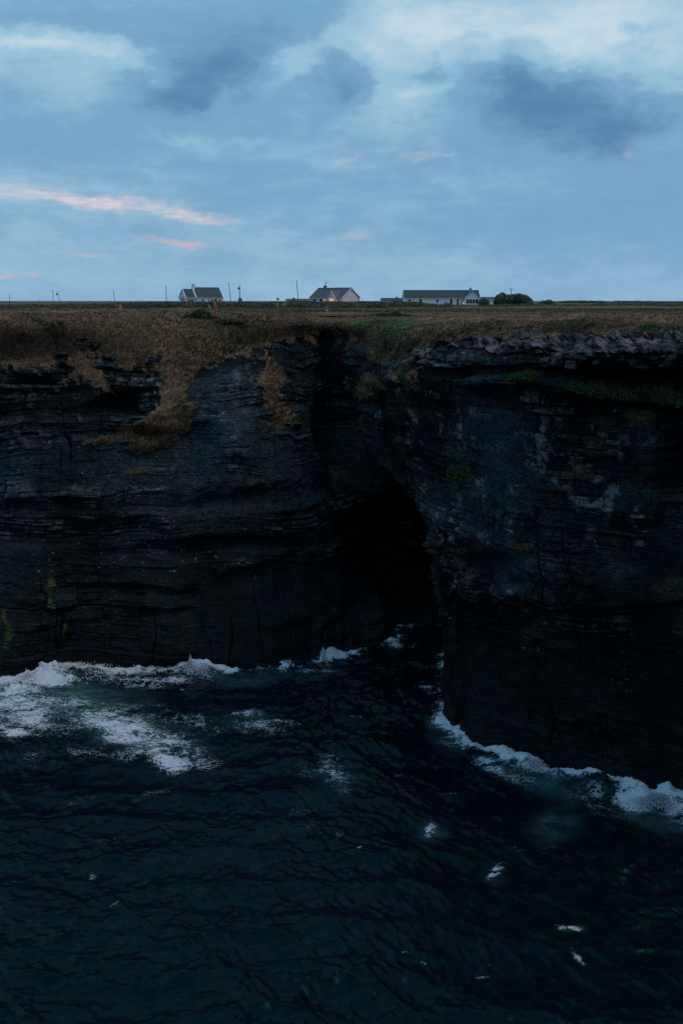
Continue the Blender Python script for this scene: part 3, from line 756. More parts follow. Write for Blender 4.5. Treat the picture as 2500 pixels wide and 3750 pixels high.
strength = np.interp(SPX, [-300, 0, 120, 450, 520, 640, 760, 860, 900, 940, 1110, 1130, 1160, 1330, 1380, 1410, 1480, 1560, 1600, 1640, 1720, 1800, 1900, 2050, 2200, 2350, 2600],
                          [1, 1, 1.1, 1.1, .75, .8, 1.0, .9, .25, .7, .75, .3, .9, .8, .2, .75, .6, .2, .65, .9, .95, .9, 1.0, 1.05, .95, 1.15, 1.2])
reach = np.interp(SPX, [-300, 0, 300, 600, 900, 1300, 1560, 1640, 1800, 2000, 2200, 2400, 2600], [7, 6, 5, 3.2, 2.0, 2.0, 1.6, 2.2, 1.7, 2.1, 1.6, 2.4, 2.8])
shore_f = strength*1.12*np.exp(-np.clip(SD-.3+wob*.8, 0, 50)/(.42*reach))
D = 1.0*shore_f
D = np.maximum(D, 0*SX)
for a in [(150,2490,230,60,0,1.1),(60,2560,240,100,0,.95),(100,2630,300,110,0,.80),(40,2690,190,40,-4,.85),(330,2610,420,120,-10,.62),(480,2680,420,90,-14,.76),(620,2740,240,90,-6,.78),(650,2800,140,80,0,.85),(680,2640,260,60,-20,.5),
          (880,2612,70,30,0,.68),(1030,2650,110,22,-8,.55),(880,2690,80,30,0,.40),(1000,2700,170,30,-10,.36),(1240,2820,70,60,-40,.60),(1260,2870,60,50,-40,.45),(1120,2830,90,50,0,.3),
          (1430,2365,60,18,2,.85),(1520,2362,80,14,8,.5),(1560,2520,44,18,0,.85),(1540,2490,60,12,4,.4),(1630,2640,60,60,0,.85),(1690,2740,60,40,-20,.6),
          (1780,2800,120,50,-20,.55),(1900,2850,120,50,-16,.55),(1960,2800,110,40,-24,.9),(2330,2935,110,50,-18,1.1),(2450,2955,110,45,-24,1.2),(2480,3000,90,34,-20,.7),(2200,2900,100,34,-16,.6),
          (1580,3040,34,34,60,.62),(1790,3178,44,20,20,.78),(2080,3395,50,24,-10,.80),(2125,3500,44,14,-35,.62),(1480,3498,26,10,0,.6),(1730,3565,60,18,-6,.45),(2010,3010,90,40,20,.34),(1990,3100,70,40,30,.22),
          (1310,3095,20,14,40,.5),(300,2920,90,26,10,.42),(560,2910,120,26,16,.42),(120,2780,120,40,0,.32),(200,2870,160,50,0,.25),(330,3205,16,30,-20,.7),(60,3215,30,18,0,.45),(420,3320,24,10,40,.5),(370,3080,60,26,10,.35),
          (1100,2960,130,60,20,.22),(1130,3010,40,40,0,.38),(1230,3040,40,16,0,.4),(1460,2840,18,10,0,.6),(820,3290,60,20,0,.18),(1540,3530,20,10,-30,.5),(1890,3120,40,16,0,.35),(1970,3205,40,10,0,.4),(2390,3110,30,10,0,.25),(270,3630,14,8,40,.45),(500,3660,10,8,0,.3),(1790,3525,14,10,0,.5),
          (1700,3050,90,40,0,.12),(400,2750,460,110,0,.42),(200,2640,360,130,0,.62),(760,2800,200,90,-10,.5),(950,2660,260,60,-8,.55),(1230,2840,130,90,-40,.62),(1840,2840,220,60,-20,.55),(2180,2930,240,60,-18,.5),(1680,2700,110,110,-30,.6),(1180,2450,220,40,4,.5),(600,2500,330,40,0,.62)]:
    D = np.maximum(D, a[5]*(1.05 if a[2] > 90 else .88)*stamp(qx, qy, a[0], a[1], a[2]*(1.15 if a[2] > 90 else 1.8), a[3]*(1.0 if a[2] > 90 else 1.15), a[4], 1.0))
D *= .80+.56*np.clip(fbm(XX*.35, YY*.45, oct=3, seed=391)+.5, 0, 1)
patch = fbm(XX*.7, YY*.7, oct=4, seed=361)*.5+.5
crest = sstep(.16, .36, hz)*sstep(.60, .75, fbm(XX*.25, YY*.25, oct=3, seed=367)*.5+.5)*.55       # odd whitecaps
foam = np.clip(np.maximum(D*1.08, crest), 0, 1.2)
aer = np.zeros_like(XX)
for a in [(250,2560,420,110,-4,.55),(480,2680,420,100,-12,.42),(130,2600,300,130,0,.4),(900,2480,420,40,0,.25),(1990,2870,300,90,-20,.38),(2040,3010,160,90,20,.28),(1650,2680,130,110,0,.3),(900,2640,200,60,0,.2),(2400,2980,240,80,-20,.35),(1240,2850,140,90,0,.2),(1580,3050,80,60,0,.22),(2090,3400,80,40,0,.2),(1790,3190,80,40,0,.15)]:
    aer = np.maximum(aer, a[5]*stamp(qx, qy, *a[:5], 1.0))
aer *= 1.4*(.55+.9*patch)
# surf heaped against the rock
surge = 1.5*stamp(SX, SY, 240, 2475, 230, 50, 0, 1)+.8*stamp(SX, SY, 60, 2520, 140, 50, 0, 1)+.7*stamp(SX, SY, 730, 2455, 170, 34, 0, 1)+.8*stamp(SX, SY, 1190, 2405, 70, 26, 0, 1)+.5*stamp(SX, SY, 1050, 2430, 110, 26, 0, 1)
surge += .55*sstep(1700, 1850, SPX)*(1-sstep(.3, 2.6, SD)) + .4*(1-sstep(.2, 1.8, SD))
hz += surge*(.45+.8*np.clip(fbm(XX*.7, YY*.7, oct=4, seed=371)+.35, 0, 1.2)) + .12*np.clip(foam, 0, 1)*fbm(XX*2.2, YY*2.2, oct=3, seed=375)
sea = grid_mesh('sea', XX+hx, YY+hy, hz, M_SEA, smooth=True); tag(sea, kind='structure')
set_col(sea, 'foam', np.stack([foam, np.clip(aer, 0, 1), foam*0, foam*0+1], -1))
deep = MB().add([(-6000, -6000, -1.6), (6000, -6000, -1.6), (6000, 118, -1.6), (-6000, 118, -1.6)], [(0, 1, 2, 3)]).build('open_sea', M_SEA)
tag(deep, kind='structure')
# spray thrown up where waves hit the rock
def spray(px, py, hpx, wpx, n, seed, label):
    r = np.random.default_rng(seed); b0 = PZ(px, py, 0.3)
    hh = hpx*b0.y/F; ww = wpx*b0.y/F
    n = int(n*1.8); t = r.random(n)**1.9; wv = ww*(1-t)**1.4
    c = np.stack([b0.x+r.normal(size=n)*wv*.45, b0.y-.3+r.normal(size=n)*wv*.3, b0.z+t*hh], 1)
    s = (.018+.042*r.random(n)*(1-.5*t))
    tet = np.array([(1, 1, 1), (-1, -1, 1), (-1, 1, -1), (1, -1, -1)])*.8
    v = (c[:, None, :]+tet[None]*s[:, None, None]*(.6+.8*r.random((n, 4, 1)))).reshape(-1, 3)
    q = (np.arange(n)[:, None, None]*4+np.array([(0, 1, 2), (0, 3, 1), (0, 2, 3), (1, 3, 2)])[None]).reshape(-1, 3)
    o = raw_mesh('sea_spray', v, q, M_FOAM); tag(o, label, 'spray', kind='stuff')
spray(700, 2450, 62, 34, 1300, 1, 'tall pointed jet of white spray at the foot of the left cliff')
spray(745, 2455, 34, 60, 1100, 2, 'low white spray just right of the tall pointed jet')
spray(1183, 2404, 42, 34, 900, 3, 'white spray bursting up near the mouth of the dark cave')
spray(250, 2455, 36, 190, 2600, 4, 'wide white splash breaking against the rock at far left')
spray(110, 2480, 34, 70, 1200, 5, 'white splash at the left end of the surf line')
spray(1960, 2800, 40, 80, 1300, 6, 'white spray where surf meets the right headland')
spray(2400, 2925, 36, 120, 1700, 7, 'broad white splash along the right headland near the frame edge')

# ------------------------------------------------------------------ hedges, banks, shrubs
LEAFC = np.array([[.080, .095, .052], [.115, .132, .074], [.150, .152, .096], [.062, .070, .044]])
def leaf_cloud(name, c, s, nrm_, cols_, parent=None, seed=0):
    r = np.random.default_rng(seed); n = len(c)
    a = r.normal(size=(n, 3)); a /= np.linalg.norm(a, axis=1, keepdims=True)
    b = np.cross(a, r.normal(size=(n, 3))); b /= np.linalg.norm(b, axis=1, keepdims=True)
    v = np.stack([c+a*s[:, None], c+b*s[:, None]*.6, c-a*s[:, None], c-b*s[:, None]*.6], 1).reshape(-1, 3)
    o = raw_mesh(name, v, np.arange(4*n).reshape(-1, 4), M_LEAF, parent=parent)
    set_col(o, 'tint', np.concatenate([np.repeat(cols_, 4, 0), np.ones((4*n, 1))], 1)); return o
def hedge(name, label, pxs, tops, Yd, depth, n, seed, dens=.20, tone=1.0, group=None, cat='hedge'):
    """a run of hedge or bank: tops are photo heights along pxs, standing on the ground at depth Yd"""
    r = np.random.default_rng(seed)
    x0 = P(pxs[0], 1100, Yd).x; x1 = P(pxs[-1], 1100, Yd).x
    gx = [P(p, 1100, Yd).x for p in pxs]; gz = [P(p, t+4.5, Yd).z for p, t in zip(pxs, tops)]
    root = empty(name, ((x0+x1)/2, Yd, float(plateau(0, Yd))))
    bx = np.linspace(x0, x1, max(12, int((x1-x0)/.8))); top = np.interp(bx, gx, gz) + .22*fbm(bx*.5, bx*0+seed, oct=4, seed=seed) 
    zb = float(plateau(0, Yd))-.3
    prof = np.array([(-.5, 0), (-.46, .5), (-.34, .85), (0, .96), (.34, .85), (.46, .5), (.5, 0)])
    V = np.zeros((7, len(bx), 3))
    for j, (py_, pz_) in enumerate(prof):
        V[j, :, 0] = bx; V[j, :, 1] = Yd+py_*depth*(1+.25*fbm(bx*.4, bx*0+j, oct=3, seed=seed+3)); V[j, :, 2] = zb+(top-zb)*pz_*(1+.06*fbm(bx*1.3, bx*0+j, oct=2, seed=seed+5))
    V -= np.array(root.location)
    core = grid_mesh('bank', V[..., 0], V[..., 1], V[..., 2], M_BANK, smooth=False, flip=True); core.parent = root
    t = r.random(n); k = r.random(n)
    cx = x0+(x1-x0)*t; ct = np.interp(cx, bx, top); ang = (k*math.pi)
    cy = Yd-np.cos(ang)*depth*.5; cz = zb+(ct-zb)*(.15+.85*np.sin(ang)**.6)
    c = np.stack([cx, cy, cz], 1)+r.normal(size=(n, 3))*np.array([.25, .2, .10]) - np.array(root.location)
    li = fbm(cx*.25, cz*.8, oct=3, seed=seed+9)
    col = LEAFC[r.integers(0, 4, n)]*(.75+.5*r.random((n, 1)))*tone*1.25
    kk = (.25+.65*sstep(-.1, .4, li)*r.random(n))[:, None]; col = col*(1-kk) + np.array([.21, .165, .110])*kk
    leaf_cloud('foliage', c, dens*.8*(.5+.9*r.random(n)), None, col, root, seed)
    tag(root, label, cat, group); return root
M_BANK = plain('hedge_bank_earth', (.085, .092, .055), .95, .5, 2.5)
hedge('hedge_bank', 'long dark green hedge bank along the skyline at far left', [-260, 0, 150, 300, 430], [1116, 1113, 1111, 1110, 1107], 236, 3.2, 9000, 1)
hedge('hedge_bank', 'dark green hedge bank in front of the small gabled cottage', [430, 520, 620, 760, 860], [1106, 1104, 1102, 1103, 1102], 234, 3.2, 8000, 2)
hedge('hedge_bank', 'dark green hedge bank in front of the house with lit windows', [855, 960, 1100, 1200, 1330, 1420], [1102, 1103, 1101, 1103, 1101, 1105], 236, 3.2, 9000, 3)
hedge('hedge_bank', 'bushy green hedge at the left end of the long white bungalow', [1385, 1450, 1500, 1560, 1650], [1105, 1101, 1103, 1108, 1113], 262, 3.0, 5000, 4)
hedge('hedge_bank', 'low clipped hedge in front of the white bungalow porch', [1640, 1720, 1800, 1900, 1990], [1114, 1115, 1113, 1112, 1110], 280, 2.4, 5000, 5)
hedge('hedge_bank', 'dark hedge line on the skyline at far right', [1960, 2080, 2200, 2330, 2620], [1110, 1113, 1109, 1106, 1104], 300, 3.0, 6500, 6)
hedge('field_bank', 'distant grey-green field bank on the horizon right of the round bush', [2040, 2060, 2130, 2210, 2225], [1104, 1099, 1097, 1099, 1104], 520, 6, 3000, 7, .35, 1.25)
hedge('field_bank', 'distant field bank on the horizon at the right frame edge', [2235, 2250, 2330, 2420, 2640], [1103, 1098, 1098, 1101, 1104], 540, 6, 3600, 8, .35, 1.25)

M_BARK = plain('bark', (.05, .042, .034), .9, .3, 5)
def shrub(name, label, px0, px1, ptop, Yd, n, seed, lobes, tone=1.7, cat='bush', group=None):
    r = np.random.default_rng(seed)
    g = float(plateau(0, Yd)); cxp = (px0+px1)/2; x0 = P(px0, 1100, Yd).x; x1 = P(px1, 1100, Yd).x; w = x1-x0; h = P(cxp, ptop, Yd).z-g
    root = empty(name, ((x0+x1)/2, Yd, g))
    st = MB(); pts = []; rad = []
    for (lx, lz, lr) in lobes:             # fractions of width / height
        c = np.array([(lx-.5)*w, r.normal()*.12*w, lz*h]); 
        st.tube((c[0]*.3, c[1]*.3, -.2), tuple(c*np.array([.85, .85, .8])), .09, .03, 6)
        m = int(n*lr/sum(l[2] for l in lobes)); dv = r.normal(size=(m, 3)); dv /= np.linalg.norm(dv, axis=1, keepdims=True)
        rr = (.55+.5*r.random(m))*(1+.28*fbm(dv[:, 0]*3+lx*9, dv[:, 1]*3, dv[:, 2]*3, 3, seed))
        pts.append(c+dv*rr[:, None]*np.array([lr*w, lr*w*.9, lr*h*1.15])); rad.append(rr)
    p = np.concatenate(pts); keep = p[:, 2] > -.1; p = p[keep]
    st.build('stem', M_BARK, root)
    col = LEAFC[r.integers(0, 4, len(p))]*(.7+.6*r.random((len(p), 1)))*tone
    leaf_cloud('crown', p, .16+.22*r.random(len(p)), None, col, root, seed)
    tag(root, label, cat, group); return root
shrub('bush', 'tall rounded bush just right of the white bungalow', 1806, 1866, 1070, 318, 6500, 21, [(.5, .62, .30), (.3, .45, .28), (.7, .45, .30), (.5, .25, .35), (.2, .2, .2), (.8, .2, .22)])
shrub('bush', 'widest dark bush on the skyline with a pole rising behind it', 1848, 1946, 1072, 316, 9500, 22, [(.2, .62, .22), (.45, .68, .22), (.65, .55, .22), (.85, .38, .18), (.3, .3, .26), (.6, .28, .28), (.8, .2, .2), (.1, .3, .2)])
shrub('bush', 'small low bush standing right of the wide skyline bush', 1974, 2032, 1096, 330, 2600, 23, [(.3, .4, .3), (.6, .55, .28), (.8, .3, .2)])
shrub('bush', 'soft grey-green bush against the bungalow right end', 1752, 1790, 1090, 322, 2200, 24, [(.4, .5, .35), (.7, .35, .3), (.2, .3, .25)], 1.5)

# rough dark clumps of heather and bramble on the cliff top in front of the road
def on_ground(px, py):
    u, y, z = ray(px, py)
    for Yd in np.arange(90, 232, .5):
        if H+z*Yd/y <= plateau(0, Yd): return Yd
    return 232
def surface_at(px, py):
    ok = (rowp < 115); dd_ = np.where(ok, (PX-px)**2+(PY-py)**2, 1e12); i = np.unravel_index(np.argmin(dd_), dd_.shape); return Q[i]
for i, (px, py, wpx, hm, lab) in enumerate([
    (730, 1160, 70, .9, 'dark heather clump on the grassy slope below the leaning white board'),
    (840, 1180, 90, .5, 'low dark bramble patch on the slope right of the heather clump'),
    (1090, 1192, 110, .45, 'long low dark shrub line along the grass above the gully'),
    (1440, 1158, 120, .45, 'long dark shrub patch in the grass below the bungalow left end')]):
    b0 = surface_at(px, py); w_ = wpx*b0[1]/F
    r = np.random.default_rng(60+i); root = empty('low_shrub', tuple(b0)); n_ = 2600
    t = r.normal(size=n_)*.42; dn = np.exp(-.5*(t/.42)**2)
    pts = np.stack([t*w_, r.normal(size=n_)*.55-.25*t*w_*.3, np.abs(r.random(n_))**1.3*hm*dn*(.5+.9*vnoise(t*6+i*9, t*0+3, None, 61+i))], 1)
    st = MB()
    for q_ in range(7): st.tube((r.normal()*w_*.3, r.normal()*.3, -.25), (r.normal()*w_*.35, r.normal()*.4, hm*.5), .03, .012, 5)
    st.build('stem', M_BARK, root)
    leaf_cloud('foliage', pts, .05+.12*r.random(n_), None, LEAFC[r.integers(0, 4, n_)]*(.5+.5*r.random((n_, 1))), root, 70+i)
    tag(root, lab, 'shrub', 'dark shrub patches on the cliff top')

# ------------------------------------------------------------------ the road and what stands along it
rx = np.linspace(-140, 150, 120); v = []
for x in rx:
    yb = 214+2.5*math.sin(x/60.0); z = float(plateau(0, yb))+.05
    v += [(x, yb-2.6, z), (x, yb+2.6, z)]
q = np.array([(2*i, 2*i+2, 2*i+3, 2*i+1) for i in range(len(rx)-1)])
road = raw_mesh('road', np.array(v), q, M_ROAD); tag(road, kind='structure')

M_WHITE = plain('white_render', (.78, .77, .80), .85, .08, 1.2, relief=.02)
M_PINKW = plain('pink_render_and_warm_light', (.70, .62, .64), .85, .08, 1.2, relief=.02)
M_SLATE = plain('dark_slate', (.052, .078, .080), .75, .25, 2.5)
M_SLATE2 = plain('grey_slate', (.110, .118, .112), .75, .25, 2.5)
M_GREYW = plain('grey_render', (.40, .38, .41), .85, .1, 1.2, relief=.02)
M_TRIM = plain('white_trim', (.82, .82, .84), .6, .05, 3)
M_FRAME = plain('window_frame_paint', (.55, .57, .60), .5, .05, 3)
M_GLASS = plain('dark_window_glass', (.03, .04, .05), .12, .2, 2)
M_DOOR = plain('dark_door_paint', (.035, .045, .055), .5, .2, 3)
M_LIT = plain('lit_window', (.8, .5, .3), .5, .1, 2, emit=((1.0, .38, .16), .8))
M_LIT2 = plain('dim_lit_window', (.8, .5, .3), .5, .1, 2, emit=((.80, .34, .20), .42))
M_POLE = plain('weathered_pole', (.060, .058, .055), .9, .3, 4)
M_METAL = plain('grey_metal', (.16, .17, .18), .5, .2, 4, .4)
M_ORANGE = plain('orange_sign', (.75, .13, .03), .55, .12, 5)
M_RED = plain('red_sign', (.55, .06, .05), .55, .12, 5)
M_BRICK = plain('chimney_grey', (.16, .15, .16), .9, .2, 4)

def px_m(Yd): return Yd/F
def box_part(name, mat, parent, *b, bevel=0): return MB().box(*b).build(name, mat, parent, bevel)
def window(parent, x0, x1, z0, z1, yf, mat=None, mull=1, glass=None):
    """a framed window standing in the front wall plane yf (front looks to -y)"""
    f = MB(); t = .07
    f.box(x0, x1, yf-.06, yf+.05, z0, z0+t).box(x0, x1, yf-.06, yf+.05, z1-t, z1).box(x0, x0+t, yf-.057, yf+.05, z0+t, z1-t).box(x1-t, x1, yf-.057, yf+.05, z0+t, z1-t)
    for k in range(1, mull+1):
        xm = x0+(x1-x0)*k/(mull+1); f.box(xm-.03, xm+.03, yf-.05, yf+.04, z0+t, z1-t)
    w = f.build('window', M_FRAME, parent)
    box_part('pane', glass or M_GLASS, w, x0+t*.5, x1-t*.5, yf-.025, yf+.02, z0+t*.5, z1-t*.5)
    box_part('sill', M_TRIM, w, x0-.08, x1+.08, yf-.12, yf-.061, z0-.08, z0)
    return w
def block(parent, x0, x1, W, wh, rh, wall_m, roof_m, over=.25, parapet=None, slate_rows=0, trim=True, y0=0.0):
    """gabled range: ridge along x, front wall at y0-W/2"""
    yf, yb = y0-W/2, y0+W/2
    m = MB(); pr = [(yf, -.5), (yb, -.5), (yb, wh), (y0, wh+rh), (yf, wh)]
    n = 5; vv = [(x0, a, b) for a, b in pr]+[(x1, a, b) for a, b in pr]
    m.add(vv, [tuple(range(n)), tuple(range(2*n-1, n-1, -1))]+[(k, n+k, n+(k+1) % n, (k+1) % n) for k in (0, 1, 4)])
    wall = m.build('wall', wall_m, parent)
    sl = rh/(W/2); t = .14
    r = MB(); ex = 0.0 if parapet else over
    for s in (-1, 1):
        ye = y0+s*(W/2+over); ze = wh-sl*over
        r.add([(x0-ex, ye, ze+.02), (x1+ex, ye, ze+.02), (x1+ex, y0, wh+rh+.02), (x0-ex, y0, wh+rh+.02),
               (x0-ex, ye, ze+t), (x1+ex, ye, ze+t), (x1+ex, y0, wh+rh+t), (x0-ex, y0, wh+rh+t)],
              [(3, 2, 1, 0), (4, 5, 6, 7), (0, 1, 5, 4), (1, 2, 6, 5), (3, 0, 4, 7)] if s < 0 else [(0, 1, 2, 3), (7, 6, 5, 4), (4, 5, 1, 0), (5, 6, 2, 1), (7, 4, 0, 3)])
    roof = r.build('roof', roof_m, parent)
    MB().bar((x0-ex, y0, wh+rh+t+.03), (x1+ex, y0, wh+rh+t+.03), .26, .12).build('ridge_cap', M_BRICK, roof)
    # slate courses
    for s in (-1, 1):
        for k in range(slate_rows):
            f = (k+.5)/slate_rows; yk = y0+s*(W/2+over)*(1-f); zk = wh-sl*over+(rh+sl*over)*f+t+.012
            MB().bar((x0-ex+.03, yk, zk), (x1+ex-.03, yk, zk), .10, .03, up=(0, -s*sl, 1)).build('slate_course', roof_m, roof)
    if trim:
        MB().bar((x0-ex, yf-over-.05, wh-sl*over+.03), (x1+ex, yf-over-.05, wh-sl*over+.03), .10, .13).build('gutter', M_TRIM, roof)
        for xe in (x0-ex-.04, x1+ex+.04):
            for s in (-1, 1):
                w_ = .30 if parapet else .22
                MB().bar((xe, y0+s*(W/2+over), wh-sl*over+.06), (xe, y0, wh+rh+.12), w_ if parapet else .06, .34 if parapet else .24).build('gable_coping' if parapet else 'bargeboard', parapet or M_TRIM, roof)
    return wall, roof
def chimney(roof, x, y, z0, z1, w, d, mat):
    c = MB().box(x-w/2, x+w/2, y-d/2, y+d/2, z0, z1).box(x-w/2-.08, x+w/2+.08, y-d/2-.08, y+d/2+.08, z1, z1+.14).build('chimney', mat, roof)
    MB().tube((x-.01, y, z1+.14), (x-.01, y, z1+.50), .13, .10, 10).build('chimney_pot', M_BRICK, roof)
    return c

# cottage on the left
Yd = 330; k = px_m(Yd); rot = math.radians(27)
g1 = float(plateau(0, Yd)); c0 = P(753, 1117, Yd)
co = empty('cottage', (c0.x, Yd+1.5, g1), rot)
wh = 2.5; rh = 3.05; W = 7.4; L = 9.1
block(co, -L/2, L/2, W, wh, rh, M_WHITE, M_SLATE, .22, M_WHITE, 9)
for ch in co.children:
    if ch.name.startswith('roof'): roof1 = ch
chimney(roof1, -L/2+.35, 0, wh+rh-.4, wh+rh+.95, .75, 1.3, M_WHITE)
block(co, -L/2-3.4, -L/2-.17, W-.5, wh-.1, rh-.45, M_PINKW, M_SLATE, .2, M_PINKW, 8)  # annex tinted pink: warm light on its gable put into the wall colour
yf = -W/2
for x0_, x1_ in ((-2.75, -2.05), (-.55, -.15), (.55, .95), (3.0, 3.6)): window(co, x0_, x1_, .9, 2.0, yf, mull=0)
d_ = box_part('door', M_DOOR, co, 1.55, 2.35, yf-.05, yf+.05, 0, 2.05); MB().tube((2.2, yf-.10, 1.0), (2.2, yf-.05, 1.0), .04, .04, 8).build('handle', M_METAL, d_)
window(co, -L/2-2.7, -L/2-.9, .8, 1.95, -(W-.5)/2, mull=2)
sl = rh/(W/2)
for xx in (-3.1, .5, 1.75, 3.7):               # rooflights
    t_ = .52; yk = -W/2*(1-t_); zk = wh+rh*t_+.18
    f = MB().add([(xx-.32, yk-.35, zk-.35*sl), (xx+.32, yk-.35, zk-.35*sl), (xx+.32, yk+.35, zk+.35*sl), (xx-.32, yk+.35, zk+.35*sl),
                  (xx-.32, yk-.35, zk-.35*sl+.08), (xx+.32, yk-.35, zk-.35*sl+.08), (xx+.32, yk+.35, zk+.35*sl+.08), (xx-.32, yk+.35, zk+.35*sl+.08)],
                 [(3, 2, 1, 0), (4, 5, 6, 7), (0, 1, 5, 4), (1, 2, 6, 5), (2, 3, 7, 6), (3, 0, 4, 7)]).build('rooflight', M_METAL, roof1)
    MB().add([(xx-.24, yk-.27, zk-.27*sl+.084), (xx+.24, yk-.27, zk-.27*sl+.084), (xx+.24, yk+.27, zk+.27*sl+.084), (xx-.24, yk+.27, zk+.27*sl+.084)], [(0, 1, 2, 3)]).build('pane', M_GLASS, f)
# tall gable window of the annex, on its left end
gw = MB(); xg = -L/2-3.4
gw.box(xg-.06, xg+.04, -1.5, 1.5, .3, .42).box(xg-.06, xg+.04, -1.5, 1.5, 2.6, 2.72)
for yk in (-1.5, -.5, .5, 1.38): gw.box(xg-.057, xg+.04, yk, yk+.12, .42, 2.6)
gwo = gw.build('window', M_FRAME, co)
box_part('pane', M_GLASS, gwo, xg-.03, xg+.02, -1.45, 1.45, .36, 2.66)
tag(co, 'small white cottage with steep dark slate roof and left annex', 'house')

# house with lit windows
c0 = P(1224, 1117, Yd)
h2 = empty('bungalow', (c0.x+.1, Yd+3, g1), math.radians(-40))
wh = 2.45; rh = 3.0; W = 9.0; L = 13.6; yf = -W/2
_, roof2 = block(h2, -L/2, L/2, W, wh, rh, M_PINKW, M_SLATE2, .3, None, 9)
chimney(roof2, -L/2+2.7, 0, wh+rh-.3, wh+rh+.75, .8, .8, M_BRICK)
MB().tube((-L/2+3.0, 0, wh+rh+.85), (-L/2+3.0, 0, wh+rh+1.75), .03, .03, 6).build('aerial', M_METAL, roof2)
MB().tube((-L/2+3.05, -.05, wh+rh+1.7), (-L/2+3.2, -.15, wh+rh+1.78), .26, .30, 12).build('satellite_dish', M_METAL, roof2)
# projecting front gable
px0, px1 = 1.9, 5.5; pxm = (px0+px1)/2; pr_h = 2.05
pb = MB(); ya, yb_ = yf-1.5, yf+2.6
pb.add([(px0, ya, -.5), (px1, ya, -.5), (px1, ya, wh), (pxm, ya, wh+pr_h), (px0, ya, wh), (px0, yb_, -.5), (px1, yb_, -.5), (px1, yb_, wh), (pxm, yb_, wh+pr_h), (px0, yb_, wh)],
       [(0, 1, 2, 3, 4), (5, 9, 8, 7, 6), (0, 4, 9, 5), (1, 6, 7, 2)]).build('porch_wall', M_PINKW, h2)
pr = MB(); s2 = pr_h/((px1-px0)/2)
for s in (-1, 1):
    xe = pxm+s*((px1-px0)/2+.25); ze = wh-.25*s2
    pr.add([(xe, ya-.25, ze+.03), (pxm, ya-.25, wh+pr_h+.03), (pxm, yb_, wh+pr_h+.03), (xe, yb_, ze+.03), (xe, ya-.25, ze+.17), (pxm, ya-.25, wh+pr_h+.17), (pxm, yb_, wh+pr_h+.17), (xe, yb_, ze+.17)],
           [(0, 1, 2, 3), (7, 6, 5, 4), (0, 4, 5, 1), (3, 2, 6, 7), (0, 3, 7, 4)])
pro = pr.build('porch_roof', M_SLATE2, h2)
for s in (-1, 1):
    MB().bar((pxm+s*((px1-px0)/2+.28), ya-.29, wh-.28*s2+.05), (pxm, ya-.29, wh+pr_h+.08), .06, .30, up=(0, 1, 0)).build('bargeboard', M_TRIM, pro)
window(h2, 2.75, 4.9, .75, 2.3, ya, mull=1, glass=M_LIT)
window(h2, -.9, .2, .9, 2.15, yf, mull=0, glass=M_LIT2)
window(h2, -5.6, -4.0, .9, 2.1, yf, mull=1)
d_ = box_part('door', M_DOOR, h2, -2.6, -1.6, yf-.05, yf+.05, 0, 2.15); MB().tube((-1.75, yf-.10, 1.0), (-1.75, yf-.05, 1.0), .04, .04, 8).build('handle', M_METAL, d_)
box_part('porch_step', M_GREYW, h2, -3.0, -1.2, yf-.9, yf-.051, -.3, .08)
tag(h2, 'grey-roofed house with two glowing orange windows and front gable', 'house')

# long bungalow
Yd3 = 345; k3 = px_m(Yd3); g3 = float(plateau(0, Yd3)); xa = P(1478, 1100, Yd3).x; xb = P(1748, 1100, Yd3).x
h3 = empty('long_bungalow', ((xa+xb)/2, Yd3, g3), math.radians(.8)); L = xb-xa; W = 7.4; wh = 2.35; rh = 2.45; yf = -W/2
_, roof3 = block(h3, -L/2, L/2, W, wh, rh, M_WHITE, M_SLATE, .25, None, 8)
def lx(px): return P(px, 1100, Yd3).x-(xa+xb)/2
pa, pb_ = lx(1691), lx(1746); pm = (pa+pb_)/2; ya = yf-2.2; phh = 2.35
MB().add([(pa, ya, -.5), (pb_, ya, -.5), (pb_, ya, wh), (pm, ya, wh+phh), (pa, ya, wh), (pa, yf+2.8, -.5), (pb_, yf+2.8, -.5), (pb_, yf+2.8, wh), (pm, yf+2.8, wh+phh), (pa, yf+2.8, wh)],
         [(0, 1, 2, 3, 4), (5, 9, 8, 7, 6), (0, 4, 9, 5), (1, 6, 7, 2)]).build('porch_wall', M_WHITE, h3)
pr = MB(); s2 = phh/((pb_-pa)/2)
for s in (-1, 1):
    xe = pm+s*((pb_-pa)/2+.3); ze = wh-.3*s2
    pr.add([(xe, ya-.3, ze+.03), (pm, ya-.3, wh+phh+.03), (pm, yf+2.8, wh+phh+.03), (xe, yf+2.8, ze+.03), (xe, ya-.3, ze+.17), (pm, ya-.3, wh+phh+.17), (pm, yf+2.8, wh+phh+.17), (xe, yf+2.8, ze+.17)],
           [(0, 1, 2, 3), (7, 6, 5, 4), (0, 4, 5, 1), (3, 2, 6, 7), (0, 3, 7, 4)])
pro = pr.build('porch_roof', M_SLATE, h3)
for s in (-1, 1):
    MB().bar((pm+s*((pb_-pa)/2+.33), ya-.34, wh-.33*s2+.05), (pm, ya-.34, wh+phh+.08), .06, .34, up=(0, 1, 0)).build('bargeboard', M_TRIM, pro)
chimney(pro, pm, yf+2.2, wh+phh-.8, wh+phh+.75, .8, .8, M_GREYW)
wl = [lx(p) for p in (1697, 1708, 1719, 1730, 1741)]
for i in range(4): window(h3, wl[i]+.04, wl[i+1]-.04, .55, 2.0, ya, mull=0)
for p0, p1 in ((1592, 1600), (1492, 1500), (1530, 1541)): window(h3, lx(p0), lx(p1), .8, 2.0, yf, mull=0)
